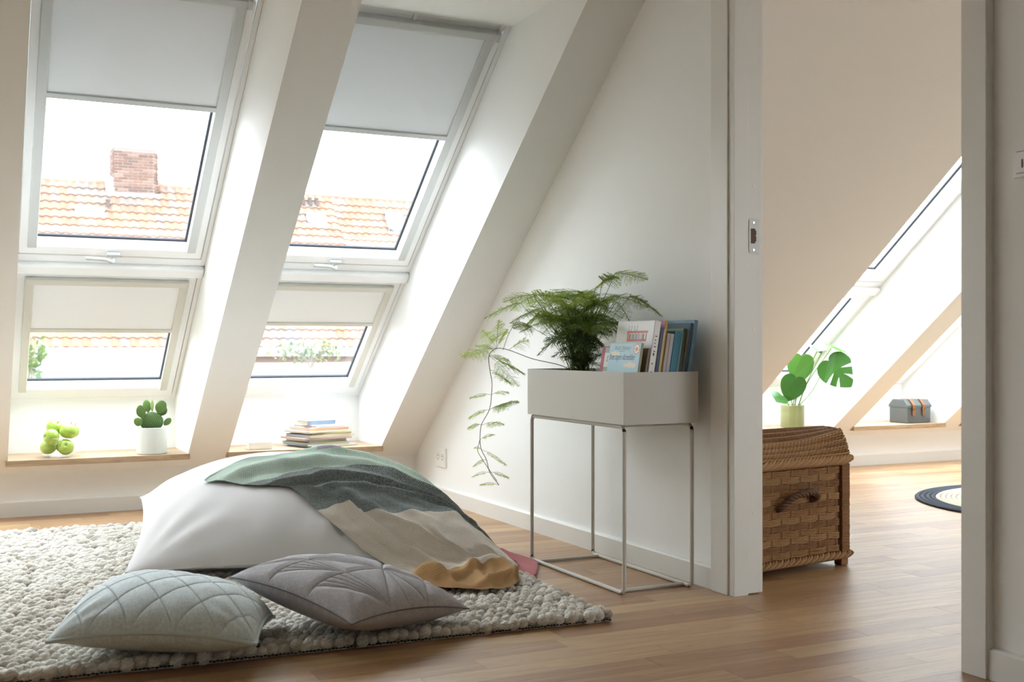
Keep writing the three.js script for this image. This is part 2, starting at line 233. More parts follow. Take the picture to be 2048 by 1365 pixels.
// ---------------------------------------------------------------- outside: the house opposite
{
  const ground = struct('ground', box(-60, 60, -7.4, -7, -60, -1.2), mat(0x8d8c88, 0.95));
  const RZ = -25, RY = 4.93, EY = 0.70, P = 0.297, ROWS = 20, W = 0.2;         // ridge, eaves, tile pitch
  const h = thing('house', 'long tiled house across the yard with a brick chimney', 'house', [0, 0, 0]);
  const tone = texture(128, 128, (x, y) => 225 + 40 * (noise(x * 16, y * 16, 41, 16, 16) - 0.5) + 34 * (noise(x * 50, y * 50, 42, 50, 50) - 0.5), true, [3, 3]);
  const clay = [0x86644f, 0x7e5c48, 0x8c6d59, 0x785c4c, 0x876855, 0x70645c].map((c) => mat(c, 0.8, { map: tone }));
  const tileGeo = (() => {                               // an S-shaped pantile, its lower edge turned down
    const f = (a) => 0.018 * Math.sin(a * Math.PI * 2 - 0.6), g = grid(9, 2, (u, v) => { const w = v < 0.5 ? v * 2 : 1, l = v < 0.4 ? 0.03 : P + 0.03; return [(u - 0.5) * (W + 0.012), f(u) + (v < 0.4 ? 0.0 : v < 0.9 ? 0.03 : 0.008), v < 0.4 ? -0.02 : P + 0.012]; });
    const n = g.toNonIndexed(); n.computeVertexNormals(); return n;
  })();
  const dark = mat(0x4c433c, 0.7), white = mat(0xc4c6c9, 0.5), lead = mat(0x868b92, 0.6), render_ = mat(0xb4b3b0, 0.9);
  const roofTilt = Math.PI / 4, rp = (x, s, lift = 0) => [x, RY - s * Math.SQRT1_2 + lift * Math.SQRT1_2, RZ + s * Math.SQRT1_2 + lift * Math.SQRT1_2];
  part(h, 'house_wall', [box(-9, 17, -7, EY - 0.16, RZ - 4, RZ + 3.95)], render_);
  part(h, 'roof_deck', [prismX([[RZ - 4.4, EY - 0.1], [RZ, RY - 0.05], [RZ + 4.25, EY - 0.06], [RZ + 4.1, EY - 0.2], [RZ - 4.2, EY - 0.2]], -9.3, 17.3)], mat(0x9a6a50, 0.9));
  part(h, 'gutter', [tube([V(-9.3, EY - 0.06, RZ + 4.38), V(17.3, EY - 0.06, RZ + 4.38)], 0.07, 4, 10)], white);
  part(h, 'fascia', [box(-9.3, 17.3, EY - 0.19, EY - 0.05, RZ + 4.0, RZ + 4.3)], white);
  const band = part(h, 'window_band', [box(3.2, 9.4, EY - 0.34, EY - 0.2, RZ + 3.9, RZ + 3.98)], mat(0x7a685d, 0.8));
  const R = rng(77), tiles = [];
  for (let r = 0; r < ROWS; r++) for (let x = -9.2; x < 17.2; x += W) tiles.push({ x, r, m: Math.floor(R() * 6), j: R() });
  const sky = [[6.1, 6.85, 2, 4], [8.35, 9.1, 2, 5], [0.3, 1.2, 3, 4]];          // roof openings
  const show = (t) => (t.r < 8 && ((t.x > -0.7 && t.x < 3.6) || (t.x > 6 && t.x < 9.7))) || (t.r > 15 && t.x > 0 && t.x < 6.4);
  const vis = tiles.filter(show).sort((a, b) => (a.r > 15) - (b.r > 15)), first = new Set(vis.slice(0, 300)), rest = clay.map(() => []);
  for (const t of tiles) {
    const shift = t.x > 7.1 ? 0.05 : 0, q = rp(t.x, t.r * P + 0.05 + (t.x > 7.1 ? 0.1 : 0), 0.03), grime = (Math.abs(t.x - 1.7) < 1.3 && t.r < 3 && t.j < 0.45) || (t.x > 3.6 && t.x < 5.2 && t.r > 15 && t.j < 0.7) ? 5 : t.m === 5 && t.j < 0.6 ? 2 : t.m;
    if (first.has(t)) { const o = part(h, 'roof_tile', tileGeo, clay[grime]); o.position.set(...q); o.rotation.x = roofTilt; }
    else rest[grime].push(tileGeo.clone().rotateX(roofTilt).translate(...q));
  }
  rest.forEach((g, m) => { part(h, 'roof_tile', g, clay[m]).userData.kind = 'stuff'; });
  const cap = new THREE.CylinderGeometry(0.1, 0.115, 0.42, 12, 1, true, -Math.PI / 2 - 0.3, Math.PI + 0.6).rotateZ(Math.PI / 2).rotateX(-Math.PI / 2 + Math.PI / 2);
  const capMat = mat(0x9c7f6e, 0.85, { map: tone, side: THREE.DoubleSide }), capTile = new THREE.CylinderGeometry(0.1, 0.112, 0.41, 14).rotateZ(Math.PI / 2);
  const far = [];
  for (let x = -9.2, i = 0; x < 17.2; x += 0.4, i++) { const y = RY - 0.02 + (i % 3) * 0.004; if ((x > -0.8 && x < 3.7) || (x > 6 && x < 9.8)) part(h, 'ridge_tile', capTile, capMat).position.set(x, y, RZ); else far.push(capTile.clone().translate(x, y, RZ)); }
  part(h, 'ridge_tile', far, capMat).userData.kind = 'stuff';
  // chimney of separate bricks
  const cm = [0x6f5345, 0x674a3d, 0x785c4e, 0x604a40, 0x7d675b].map((c) => mat(c, 0.9, { map: tone })), c = part(h, 'chimney', [box(1.385, 2.405, RY - 0.6, 5.75, RZ - 0.42, RZ + 0.42), box(1.36, 2.43, 5.74, 5.8, RZ - 0.45, RZ + 0.45)], mat(0x8f857c, 0.95));
  part(h, 'flashing', [box(1.25, 2.55, RY - 0.42, RY - 0.3, RZ + 0.38, RZ + 0.47), box(1.2, 1.4, RY - 0.4, RY + 0.08, RZ - 0.2, RZ + 0.43)], lead);
  const bg = [0, 1].map((k) => new RoundedBoxGeometry(k ? 0.118 : 0.236, 0.062, 0.11, 1, 0.008)), sg = new RoundedBoxGeometry(0.11, 0.062, 0.236, 1, 0.008);
  for (let r = 0; r < 15; r++) {
    const y = RY - 0.34 + r * 0.0735 + 0.04; if (y > 5.73) break;
    let x = 1.36; for (let k = 0; x < 2.42; k++) { const half = (k === 0 && r % 2) || x + 0.246 > 2.45, w = half ? 0.118 : 0.236; part(c, 'brick', bg[half ? 1 : 0], cm[Math.floor(R() * 5)]).position.set(x + w / 2, y, RZ + 0.372 + R() * 0.008); x += w + 0.01; }
    for (let z = RZ - 0.42; z < RZ + 0.25; z += 0.246) part(c, 'brick', sg, cm[Math.floor(R() * 5)]).position.set(1.412 + R() * 0.006, y, z + 0.118 + (r % 2) * 0.1);
  }
  // roof lights, vents
  const skylight = (x0, x1, s0, s1, open) => {
    const w = (x1 - x0) / 2, l = (s1 - s0) / 2, k = part(h, 'roof_light', [box(-w, w, 0, 0.1, -l, -l + 0.05), box(-w, w, 0, 0.1, l - 0.05, l), box(-w, -w + 0.05, 0, 0.1, -l, l), box(w - 0.05, w, 0, 0.1, -l, l), box(-w - 0.06, w + 0.06, 0, 0.03, l, l + 0.12)], open ? lead : white);
    k.position.set(...rp((x0 + x1) / 2, (s0 + s1) / 2, 0.03)); k.rotation.x = roofTilt;
    part(k, 'roof_light_pane', box(-w + 0.04, w - 0.04, 0.05, 0.07, -l + 0.04, l - 0.04), mat(0xb4bac2, 0.15));
  };
  skylight(6.25, 6.74, 0.95, 1.36, false); skylight(8.5, 8.99, 0.82, 1.52, true); skylight(0.42, 1.1, 1.2, 1.34, false);
  for (const [x, s] of [[6.25, 0.47], [6.44, 0.47], [6.63, 0.47], [1.2, 1.03]]) { const v = part(h, 'vent_pipe', [new THREE.CylinderGeometry(0.05, 0.05, 0.2, 14, 1, true), new THREE.CylinderGeometry(0.06, 0.06, 0.03, 14).translate(0, 0.1, 0)], dark); v.position.set(...rp(x, s, 0.1)); }
  // low zinc-roofed wing in front
  const wing = thing('outbuilding', 'low outbuilding with a pale zinc roof below the tiled house', 'building', [0, 0, 0]);
  part(wing, 'zinc_roof', prismX([[-20.55, 0.55], [-20.55, 0.6], [-15.6, 0.34], [-15.6, 0.28]], -6, 2.9), mat(0x6f7580, 0.5));
  for (let i = 0; i < 11; i++) part(wing, 'roof_seam', box(-6, 2.9, 0.34 + i * 0.0236, 0.356 + i * 0.0236, -15.72 - i * 0.45, -15.68 - i * 0.45), mat(0x5f6671, 0.5));
  part(wing, 'wall', box(-5.9, 2.8, -7, 0.3, -20.5, -15.8), render_);
  part(wing, 'coping', box(-6.1, 3.0, 0.2, 0.345, -15.85, -15.5), mat(0x8f9397, 0.7));
  part(wing, 'window_strip', box(-5, 2.6, -0.5, 0.04, -15.84, -15.79), mat(0x6f7684, 0.3));
  // trees and a planted terrace
  function foliage(name, label, cat, c, rad, n, seed, leaf, colors, trunkTo) {
    const t = thing(name, label, cat, [c[0], trunkTo, c[2]]), q = rng(seed), lists = colors.map(() => []);
    for (let i = 0; i < n; i++) {
      const th = q() * 6.283, ph = Math.acos(2 * q() - 1), r = Math.pow(q(), 0.4), g = new THREE.CircleGeometry(leaf * (0.6 + 0.8 * q()), 5); g.scale(0.6, 1, 1).rotateX(q() * 3).rotateY(q() * 6).translate(rad[0] * r * Math.sin(ph) * Math.cos(th) * (0.8 + 0.4 * q()), c[1] - trunkTo + rad[1] * r * Math.cos(ph), rad[2] * r * Math.sin(ph) * Math.sin(th));
      lists[Math.floor(q() * colors.length)].push(g);
    }
    lists.forEach((l, i) => { part(t, 'foliage', l, new THREE.MeshPhysicalMaterial({ color: colors[i], roughness: 0.9, side: THREE.DoubleSide, transmission: 0.3 })).userData.kind = 'stuff'; });
    const stems = []; for (let i = 0; i < 6; i++) { const a = q() * 6.28; stems.push(tube([V(0, 0, 0), V(Math.cos(a) * rad[0] * 0.15, (c[1] - trunkTo) * 0.6, Math.sin(a) * rad[2] * 0.15), V(Math.cos(a) * rad[0] * 0.6, c[1] - trunkTo + rad[1] * 0.4, Math.sin(a) * rad[2] * 0.6)], leaf * 0.35, 8, 5)); }
    part(t, 'stem', stems, mat(0x8d7f70, 0.9));
  }
  foliage('tree', 'loose green tree crown outside the lower left window', 'tree', [-1.42, 0.62, -12], [0.5, 0.5, 0.5], 520, 8, 0.055, [0x5c7336, 0x4f672e, 0x6e7f4a], -7);
  const terrace = thing('terrace', 'pale roof terrace parapet outside the lower right window', 'terrace', [0, 0, 0]);
  part(terrace, 'parapet', box(0.9, 4.6, -7, 0.36, -10.9, -9.4), mat(0x8b9093, 0.8)); part(terrace, 'coping', box(0.85, 4.65, 0.36, 0.39, -10.95, -9.35), mat(0x787e82, 0.6));
  foliage('shrub', 'pale straggly shrub on the roof terrace behind the right window', 'shrub', [2.35, 0.67, -10.1], [0.62, 0.17, 0.22], 620, 9, 0.028, [0x717c54, 0x828658, 0x64725a], 0.394);
}
// ---------------------------------------------------------------- soft things: shapes
// a stuffed cushion: four seam corners [x, y, z], top and bottom heights; point(u, v, side) with u, v in -1..1
function cushionShape({ c, top, bottom, pinch = 0.06, p = 2.4, e = 0.55, ground = -9, wrinkle = 0.004, seed = 1, arch = 0 }) {
  const bil = (u, v, k) => { const a = (u + 1) / 2, b = (v + 1) / 2; return (c[0][k] * (1 - a) + c[1][k] * a) * (1 - b) + (c[3][k] * (1 - a) + c[2][k] * a) * b; };
  return (u, v, side, extra = 0) => {
    const uu = u * (1 - pinch * (1 - v * v)), vv = v * (1 - pinch * (1 - u * u));
    const f = Math.pow(Math.max(0, 1 - Math.pow(Math.abs(u), p)) * Math.max(0, 1 - Math.pow(Math.abs(v), p)), e);
    let w = 0;                                          // gathers that run in from the corners
    for (const [cu, cv] of [[-1, -1], [1, -1], [1, 1], [-1, 1]]) { const dx = u - cu, dy = v - cv, r = Math.hypot(dx, dy), a = Math.atan2(Math.abs(dy), Math.abs(dx)); w += Math.sin(a * 13 + seed * 3 + cu * 2 + cv) * Math.exp(-((r - 0.38) * (r - 0.38)) / 0.05) * Math.min(1, r * 3); }
    w += 1.2 * (noise((u + 3) * 2.2, (v + 3) * 2.2, seed) - 0.5) + 0.5 * (noise((u + 3) * 6, (v + 3) * 6, seed + 9) - 0.5);
    let y = bil(uu, vv, 1) + (side > 0 ? top : -bottom) * f + side * (w * wrinkle + extra) * Math.min(1, f * 2.5) + arch * (1 - u * u * v * v);
    if (y < ground) y = ground + Math.max(0, (y - ground) * 0.02);
    return [bil(uu, vv, 0), y, bil(uu, vv, 2)];
  };
}
const BIG = cushionShape({ c: [[-1.605, 0.058, 1.79], [-0.5, 0.05, 2.12], [-0.34, 0.08, 1.02], [-1.42, 0.15, 0.76]], top: 0.255, bottom: 0.08, ground: 0.028, pinch: 0.05, p: 2.2, e: 0.63, wrinkle: 0.005, seed: 4, arch: 0.012 });
function cushionGeo(shape, n, side, detail, scale) {
  const ease = (a) => { const s = a * 2 - 1; return Math.sign(s) * (1 - Math.pow(1 - Math.abs(s), 1.35)); };   // more rows near the seam
  return grid(n, n, (a, b) => { const u = ease(side > 0 ? b : a), v = ease(side > 0 ? a : b); return shape(u, v, side, detail && side > 0 ? detail(u, v) : 0); }, (a, b) => { const u = ease(side > 0 ? b : a), v = ease(side > 0 ? a : b); return [u * scale / 2, v * scale / 2]; });
}
function seamTube(shape, r, from = 0, to = 4) {
  const pts = []; for (let k = from; k < to; k++) for (let i = 0; i < 24; i++) { const s = i / 12 - 1, [u, v] = [[s, -1], [1, s], [-s, 1], [-1, -s]][k]; const p = shape(u, v, 1); pts.push(V(p[0], p[1], p[2])); }
  return new THREE.TubeGeometry(new THREE.CatmullRomCurve3(pts, from === 0 && to === 4), pts.length * 2, r, 6, from === 0 && to === 4);
}
const clothBump = texture(256, 256, (x, y, i, j) => 128 + ((i % 4 < 2) === (j % 4 < 2) ? 26 : -10) + 40 * (noise(x * 64, y * 64, 51, 64, 64) - 0.5), false, [9, 9]);
const heather = texture(256, 256, (x, y, i, j) => 236 + 26 * (noise(x * 128, y * 24, 52, 128, 24) - 0.5) + 26 * (noise(x * 24, y * 128, 53, 24, 128) - 0.5), true, [7, 7]);
// ---- rug of felted wool loops
{
  const R = rng(31), t = thing('rug', 'chunky pale grey wool loop rug under the floor cushions', 'rug', [-0.49, 0, 2.735], -0.055);
  const LX = 1.86, LZ = 2.09, PX = 0.0268, PZ = 0.0245;
  part(t, 'rug_backing', [rbox(-LX, 0, 0.0004, 0.0075, -LZ, 0, 0.003)], mat(0xc4beb2, 0.95, { bumpMap: clothBump, bumpScale: 0.001 }));
  const edgeCol = mat(0x2a2826, 0.9), tw = [];
  for (let x = -LX; x < 0; x += 0.009) tw.push(new THREE.SphereGeometry(0.0027, 6, 4).scale(1.7, 0.8, 1).translate(x, 0.0068 + 0.0008 * Math.sin(x * 300), 0.0015));
  part(t, 'edge_stitch', tw, edgeCol).userData.kind = 'stuff';
  const wool = texture(256, 256, (x, y) => { const a = noise(x * 10 + 3 * noise(x * 6, y * 6, 61, 6, 6), y * 34, 62, 0, 34), b = noise(x * 24, y * 80, 63, 24, 80); const v = 240 + 60 * (a - 0.5) + 40 * (b - 0.5); return [v, v * 0.985, v * 0.955]; }, true, [1, 1]);
  const woolBump = texture(256, 256, (x, y) => 128 + 120 * (noise(x * 14, y * 70, 64, 14, 70) - 0.5), false);
  const tones = [0xf7f4ee, 0xefece5, 0xe4e0d8, 0xfaf8f3, 0xc4bfb7].map((c) => mat(c, 0.95, { map: wool, bumpMap: woolBump, bumpScale: 0.0025 }));
  const loops = [0, 1, 2, 3].map((k) => { const g = new THREE.SphereGeometry(1, 12, 8), p = g.attributes.position; for (let i = 0; i < p.count; i++) { const x = p.getX(i), y = p.getY(i), z = p.getZ(i), n = 1 + 0.18 * (noise(x * 1.6 + 5 + k * 7, z * 1.6 + y + 9, 65) - 0.5); p.setXYZ(i, x * 0.0152 * n, y * 0.0125 * n, z * 0.0132 * n); } g.rotateY(0.25).computeVertexNormals(); return g; });
  const spots = [];
  for (let z = -0.012, r = 0; z > -LZ + 0.01; z -= PZ, r++) for (let x = -0.012 - (r % 2) * PX / 2; x > -LX + 0.005; x -= PX) {
    const big = r === 0 ? 1.18 : 1, border = x < -LX + 0.3 && r % 2 === 1 ? 0.9 : 1;
    spots.push({ x: x + (R() - 0.5) * 0.009, z: z + (R() - 0.5) * 0.01, y: 0.0125 + R() * 0.008, s: (0.86 + R() * 0.34) * big * border, a: (R() - 0.5) * 1.1, k: Math.floor(R() * 4), m: R() < 0.1 ? 4 : Math.floor(R() * 4), d: 0.82 + R() * 0.18 });
  }
  const covered = (p) => p.x < -0.38 && p.z > -2 && p.z < -0.35 - 0.0 && p.x > -1.25 && p.z < -0.7;
  const show = spots.slice().sort((a, b) => (b.z + b.x * 0.35 - (covered(b) ? 9 : 0)) - (a.z + a.x * 0.35 - (covered(a) ? 9 : 0))).slice(0, 300), chosen = new Set(show);
  const M = new THREE.Matrix4(), Q = new THREE.Quaternion(), E = new THREE.Euler();
  for (const p of show) { const o = part(t, 'wool_loop', loops[p.k], tones[p.m]); o.position.set(p.x, p.y, p.z); o.rotation.set((p.d - 0.9) * 3, p.a, (p.s - 1) * 2); o.scale.setScalar(p.s); }
  for (let m = 0; m < 5; m++) {
    const list = spots.filter((p) => !chosen.has(p) && p.m === m), o = new THREE.InstancedMesh(loops[m % 4], tones[m], list.length);
    list.forEach((p, i) => { o.setMatrixAt(i, M.compose(V(p.x, p.y, p.z), Q.setFromEuler(E.set((p.d - 0.9) * 3, p.a, (p.s - 1) * 2)), V(p.s, p.s, p.s))); });
    o.name = `wool_loop_${300 + m}`; o.userData.kind = 'stuff'; shade(o); t.add(o);
  }
}
// ---- the large white floor cushion
{
  const t = thing('floor_cushion', 'very large white floor cushion half covered by the striped blanket', 'cushion');
  const m = mat(0xd3d0cd, 0.85, { bumpMap: clothBump, bumpScale: 0.0003 });
  const crease = (u, v) => { let d = 0; for (const [c, a, w, l] of [[0.02, 0.013, 0.03, -0.5], [0.11, -0.012, 0.03, -0.55], [0.2, 0.013, 0.035, -0.5], [0.31, -0.01, 0.04, -0.5], [-0.12, -0.006, 0.05, -0.62], [-0.3, 0.005, 0.06, -0.7]]) { const x = u - c - (v + 1) * 0.25; d += a * Math.exp(-x * x / (w * w)) * smooth(l + 0.2, l - 0.2, v); } return d; };
  part(t, 'cover', cushionGeo(BIG, 110, 1, crease, 1.1), m);
  part(t, 'underside', cushionGeo(BIG, 60, -1, null, 1.1), m);
  part(t, 'seam', seamTube(BIG, 0.0022), m);
}
// ---- small quilted cushions
function lineDist(x, y, x0, y0, x1, y1) { const dx = x1 - x0, dy = y1 - y0, t = clamp(((x - x0) * dx + (y - y0) * dy) / (dx * dx + dy * dy)); return Math.hypot(x - x0 - t * dx, y - y0 - t * dy); }
const MINT = cushionShape({ c: [[-1.874, 0.082, 2.64], [-1.456, 0.07, 2.815], [-1.335, 0.05, 2.50], [-1.68, 0.10, 2.24]], top: 0.085, bottom: 0.075, ground: 0.037, pinch: 0.02, p: 2.4, e: 0.5, wrinkle: 0.0018, seed: 7, arch: 0.022 });
const GREY = cushionShape({ c: [[-1.437, 0.15, 2.45], [-1.236, 0.092, 2.82], [-0.876, 0.06, 2.67], [-1.077, 0.118, 2.30]], top: 0.06, bottom: 0.085, ground: 0.037, pinch: 0.04, p: 2.4, e: 0.5, wrinkle: 0.001, seed: 12, arch: 0.016 });
{
  const t = thing('cushion', 'pale mint cushion quilted in diamonds, lying on the rug', 'cushion');
  const m = mat(0xe4eeed, 0.85, { map: heather, bumpMap: clothBump, bumpScale: 0.0004 }), piping = mat(0xc2cec9, 0.8);
  const quilt = (u, v) => { const a = (u * 1.0 + v * 0.62) * 2.35, b = (u * 1.0 - v * 0.62) * 2.35, da = Math.abs(a - Math.round(a)), db = Math.abs(b - Math.round(b)); return -0.0042 * (Math.exp(-da * da / 0.00025) + Math.exp(-db * db / 0.00025)) + 0.008 * Math.pow(da * db, 0.4); };
  part(t, 'quilted_top', cushionGeo(MINT, 280, 1, quilt, 0.47), m); part(t, 'underside', cushionGeo(MINT, 50, -1, null, 0.47), m); part(t, 'piping', seamTube(MINT, 0.0048), piping);
  const z = MINT(1, -0.93, 1); part(t, 'zip_tag', [rbox(-0.004, 0.004, -0.008, 0.003, -0.004, 0.004, 0.0015)], mat(0x24282a, 0.5)).position.set(z[0] + 0.003, z[1] - 0.003, z[2] + 0.003);
}
{
  const t = thing('cushion', 'mauve grey cushion quilted in fans and triangles, propped on the mint cushion', 'cushion');
  const m = mat(0xc6c3c5, 0.85, { map: heather, bumpMap: clothBump, bumpScale: 0.0005 }), L = [];
  for (const k of [-0.36, 0.28]) L.push([-1, k, 1, k], [k, -1, k, 1]);
  L.push([-1, -1, 1, 1]);
  const cell = [-1, -0.36, 0.28, 1];
  for (let i = 0; i < 3; i++) for (let j = 0; j < 3; j++) { const x0 = cell[i], x1 = cell[i + 1], y0 = cell[j], y1 = cell[j + 1]; if (i + j < 3) for (const f of [0.2, 0.4, 0.6, 0.8]) L.push([x1, y1, x0, lerp(y0, y1, f)]); else L.push([x0, y1, x1, y0], [x0, y1, x1, lerp(y0, y1, 0.5)]); }
  const quilt = (u, v) => { let d = 9; for (const l of L) d = Math.min(d, lineDist(u, v, ...l)); return -0.0042 * Math.exp(-d * d / 0.00009) + 0.004 * smooth(0, 0.1, d); };
  part(t, 'quilted_top', cushionGeo(GREY, 300, 1, quilt, 0.44), m); part(t, 'underside', cushionGeo(GREY, 50, -1, null, 0.44), m); part(t, 'seam', seamTube(GREY, 0.002), mat(0x6f6b6f, 0.8));
}
// ---- the striped knitted blanket: a sheet over the cushion, its knit stripes separate strips of one surface
{
  const t = thing('blanket', 'knitted blanket in broad mint, charcoal, cream and mustard stripes over the white floor cushion', 'blanket');
  const G = 0.02, X0 = -1.9, Z0 = 0.4, NX = 100, NZ = 110, H = new Float32Array(NX * NZ).fill(0.03);
  for (let i = 0; i <= 170; i++) for (let j = 0; j <= 170; j++) { const p = BIG(i / 85 - 1, j / 85 - 1, 1), a = Math.round((p[0] - X0) / G), b = Math.round((p[2] - Z0) / G); if (a >= 0 && b >= 0 && a < NX && b < NZ) H[b * NX + a] = Math.max(H[b * NX + a], p[1]); }
  const under = (x, z) => { const a = clamp((x - X0) / G, 0, NX - 1.01), b = clamp((z - Z0) / G, 0, NZ - 1.01), i = Math.floor(a), j = Math.floor(b), u = a - i, v = b - j; return lerp(lerp(H[j * NX + i], H[j * NX + i + 1], u), lerp(H[(j + 1) * NX + i], H[(j + 1) * NX + i + 1], u), v); };
  const C = [
    [[-1.31, .27, 1.50], [-1.19, .308, 1.44], [-1.06, .33, 1.43], [-.83, .33, 1.30], [-.66, .29, 1.25], [-.52, .2, 1.28], [-.42, .09, 1.32], [-.33, .033, 1.36]],
    [[-1.315, .272, 1.535], [-1.164, .318, 1.485], [-1.045, .332, 1.49], [-.89, .335, 1.445], [-.721, .305, 1.437], [-.61, .24, 1.5], [-.49, .15, 1.55], [-.36, .04, 1.55]],
    [[-1.205, .269, 1.659], [-1.111, .277, 1.678], [-1.017, .291, 1.67], [-.904, .3, 1.665], [-.774, .28, 1.696], [-.649, .23, 1.747], [-.527, .162, 1.74], [-.4, .05, 1.72]],
    [[-1.097, .259, 1.72], [-1.035, .246, 1.766], [-.964, .251, 1.778], [-.876, .248, 1.792], [-.764, .231, 1.816], [-.649, .2, 1.837], [-.534, .137, 1.864], [-.42, .045, 1.85]],
    [[-1.036, .195, 1.841], [-.946, .205, 1.852], [-.898, .187, 1.884], [-.815, .179, 1.909], [-.697, .178, 1.915], [-.593, .155, 1.917], [-.519, .109, 1.931], [-.42, .04, 1.94]],
    [[-.97, .129, 1.927], [-.896, .124, 1.95], [-.823, .117, 1.978], [-.732, .112, 2.003], [-.658, .102, 2.028], [-.583, .088, 2.056], [-.53, .067, 2.08], [-.455, .036, 2.06]],
    [[-.85, .04, 2.06], [-.77, .04, 2.10], [-.71, .04, 2.12], [-.639, .04, 2.12], [-.59, .04, 2.14], [-.542, .045, 2.15], [-.505, .045, 2.15], [-.47, .034, 2.13]],
    [[-.868, .034, 2.25], [-.816, .034, 2.29], [-.785, .034, 2.33], [-.745, .034, 2.37], [-.70, .034, 2.40], [-.65, .034, 2.40], [-.6, .034, 2.37], [-.565, .034, 2.33]]];
  const cr = (p0, p1, p2, p3, t) => 0.5 * (2 * p1 + (p2 - p0) * t + (2 * p0 - 5 * p1 + 4 * p2 - p3) * t * t + (3 * p1 - p0 - 3 * p2 + p3) * t * t * t);
  const along = (a, x, k) => { const n = a.length - 1, i = Math.min(n - 1, Math.floor(x)), f = x - i, g = (j) => a[clamp(j, 0, n)]; return cr(g(i - 1), g(i), g(i + 1), g(i + 2), f); };
  const base = (s, r) => [0, 1, 2].map((k) => along(C.map((row) => along(row.map((p) => p[k]), s * 7)), r));
  const bump = (x, w) => Math.exp(-x * x / (w * w));
  const fold = (s, r) => 0.024 * bump(r - 1.4 - 0.55 * s, 0.15) - 0.012 * bump(r - 1.78 - 0.5 * s, 0.14) + 0.022 * bump(r - 2.12 - 0.75 * s, 0.13) * smooth(0.0, 0.2, s) - 0.01 * bump(r - 2.5 - 0.5 * s, 0.14) + 0.017 * bump(r - 2.85 - 0.35 * s, 0.13) * smooth(0.1, 0.35, s) + 0.026 * bump(r - 0.7 - 0.55 * s, 0.12) * smooth(0.25, 0.5, s) - 0.012 * bump(r - 1.0 - 0.55 * s, 0.1) * smooth(0.3, 0.5, s)
    + 0.018 * bump(s - 0.13 - (r - 3.2) * 0.05, 0.042) * smooth(2.5, 3.2, r) * smooth(6.2, 5.2, r) + 0.018 * bump(s - 0.33 - (r - 3.2) * 0.06, 0.045) * smooth(2.9, 3.8, r) * smooth(6, 5, r) + 0.014 * bump(s - 0.5 - (r - 3.2) * 0.02, 0.04) * smooth(3.1, 3.9, r) * smooth(6.1, 5, r) + 0.02 * bump(s - 0.7 - (r - 4) * 0.03, 0.05) * smooth(3.2, 4.2, r) * smooth(6.2, 5.4, r)
    + 0.030 * bump(r - 6.25 - 0.35 * Math.sin(s * 8), 0.16) * smooth(1.05, 0.7, s) + 0.024 * bump(r - 6.72 + 0.2 * Math.sin(s * 9 + 1), 0.12) + 0.016 * bump(s - 0.45 - 0.2 * (r - 6.2), 0.05) * smooth(5.8, 6.4, r) + 0.012 * (noise(s * 9 + r * 1.2, r * 2.2, 71) - 0.5) + 0.008 * (noise(s * 20 - r, r * 4, 75) - 0.5);
  const NS = 150, NR = 260, rows = [0, 1, 1.82, 4.02, 6.03, 7], pos = [], uv = [], idx = rows.slice(1).map(() => []);
  const edge = (s) => 0.05 * Math.sin(s * 19) + 0.02 * Math.sin(s * 47 + 1);
  for (let j = 0; j <= NR; j++) for (let i = 0; i <= NS; i++) {
    const s = i / NS, r0 = j / NR * 7, band = rows.findIndex((q) => Math.abs(q - r0) < 0.55 && q > 0.5 && q < 6.9), r = clamp(r0 + (band >= 0 ? edge(s) * 0.6 * (1 - Math.abs(rows[band] - r0) / 0.55) : 0), 0, 7);
    const p = base(s, r), lift = fold(s, r), e = Math.min(1, Math.min(s, 1 - s) * 14, Math.min(r, 7 - r) * 3), g = under(p[0], p[2]);
    pos.push(p[0], Math.max(p[1] + 0.004, g + 0.006) + Math.max(0, lift + 0.004) * (0.25 + 0.75 * e), p[2] + lift * 0.25); uv.push(s * 0.95, r0 * 0.145);
  }
  for (let j = 0; j < NR; j++) { const r0 = (j + 0.5) / NR * 7, k = rows.findIndex((q, n) => r0 >= q && r0 < rows[n + 1]); for (let i = 0; i < NS; i++) { const a = j * (NS + 1) + i, b = a + 1, c = a + NS + 1, d = c + 1; idx[k === 0 && i / NS < 0.4 ? 1 : k].push(a, c, d, a, d, b); } }
  const whole = new THREE.BufferGeometry(); whole.setAttribute('position', new THREE.Float32BufferAttribute(pos, 3)); whole.setAttribute('uv', new THREE.Float32BufferAttribute(uv, 2)); whole.setIndex(idx.flat()); whole.computeVertexNormals();
  const knit = (a, b, k) => texture(256, 256, (x, y, i, j) => { const cx = Math.floor(i / 8), cy = Math.floor(j / 8), dx = (i % 8 - 3.5) / 4, dy = (j % 8 - 3.5) / 4, on = (cx + cy) % 2, r = Math.hypot(dx, dy), q = k ? hash2(cx, cy, 72) : 1; const w = on ? smooth(1, 0.3, r) * (k ? (q < k ? 1 : 0.15) : 1) : 0.06 * noise(x * 64, y * 64, 73, 64, 64), f = 0.92 + 0.16 * noise(x * 100, y * 100, 74, 100, 100); return [0, 1, 2].map((n) => lerp(a[n], b[n], w) * f); }, true, [9.5, 9.5]);
  const knitBump = texture(256, 256, (x, y, i, j) => { const cx = Math.floor(i / 8), cy = Math.floor(j / 8), dx = (i % 8 - 3.5) / 4, dy = (j % 8 - 3.5) / 4; return 70 + ((cx + cy) % 2 ? 170 : 60) * smooth(1.1, 0.2, Math.hypot(dx, dy)); }, false, [9.5, 9.5]);
  const wool = (a, b, k) => mat(0xffffff, 0.95, { map: knit(a, b, k), bumpMap: knitBump, bumpScale: 0.0022, side: THREE.DoubleSide });
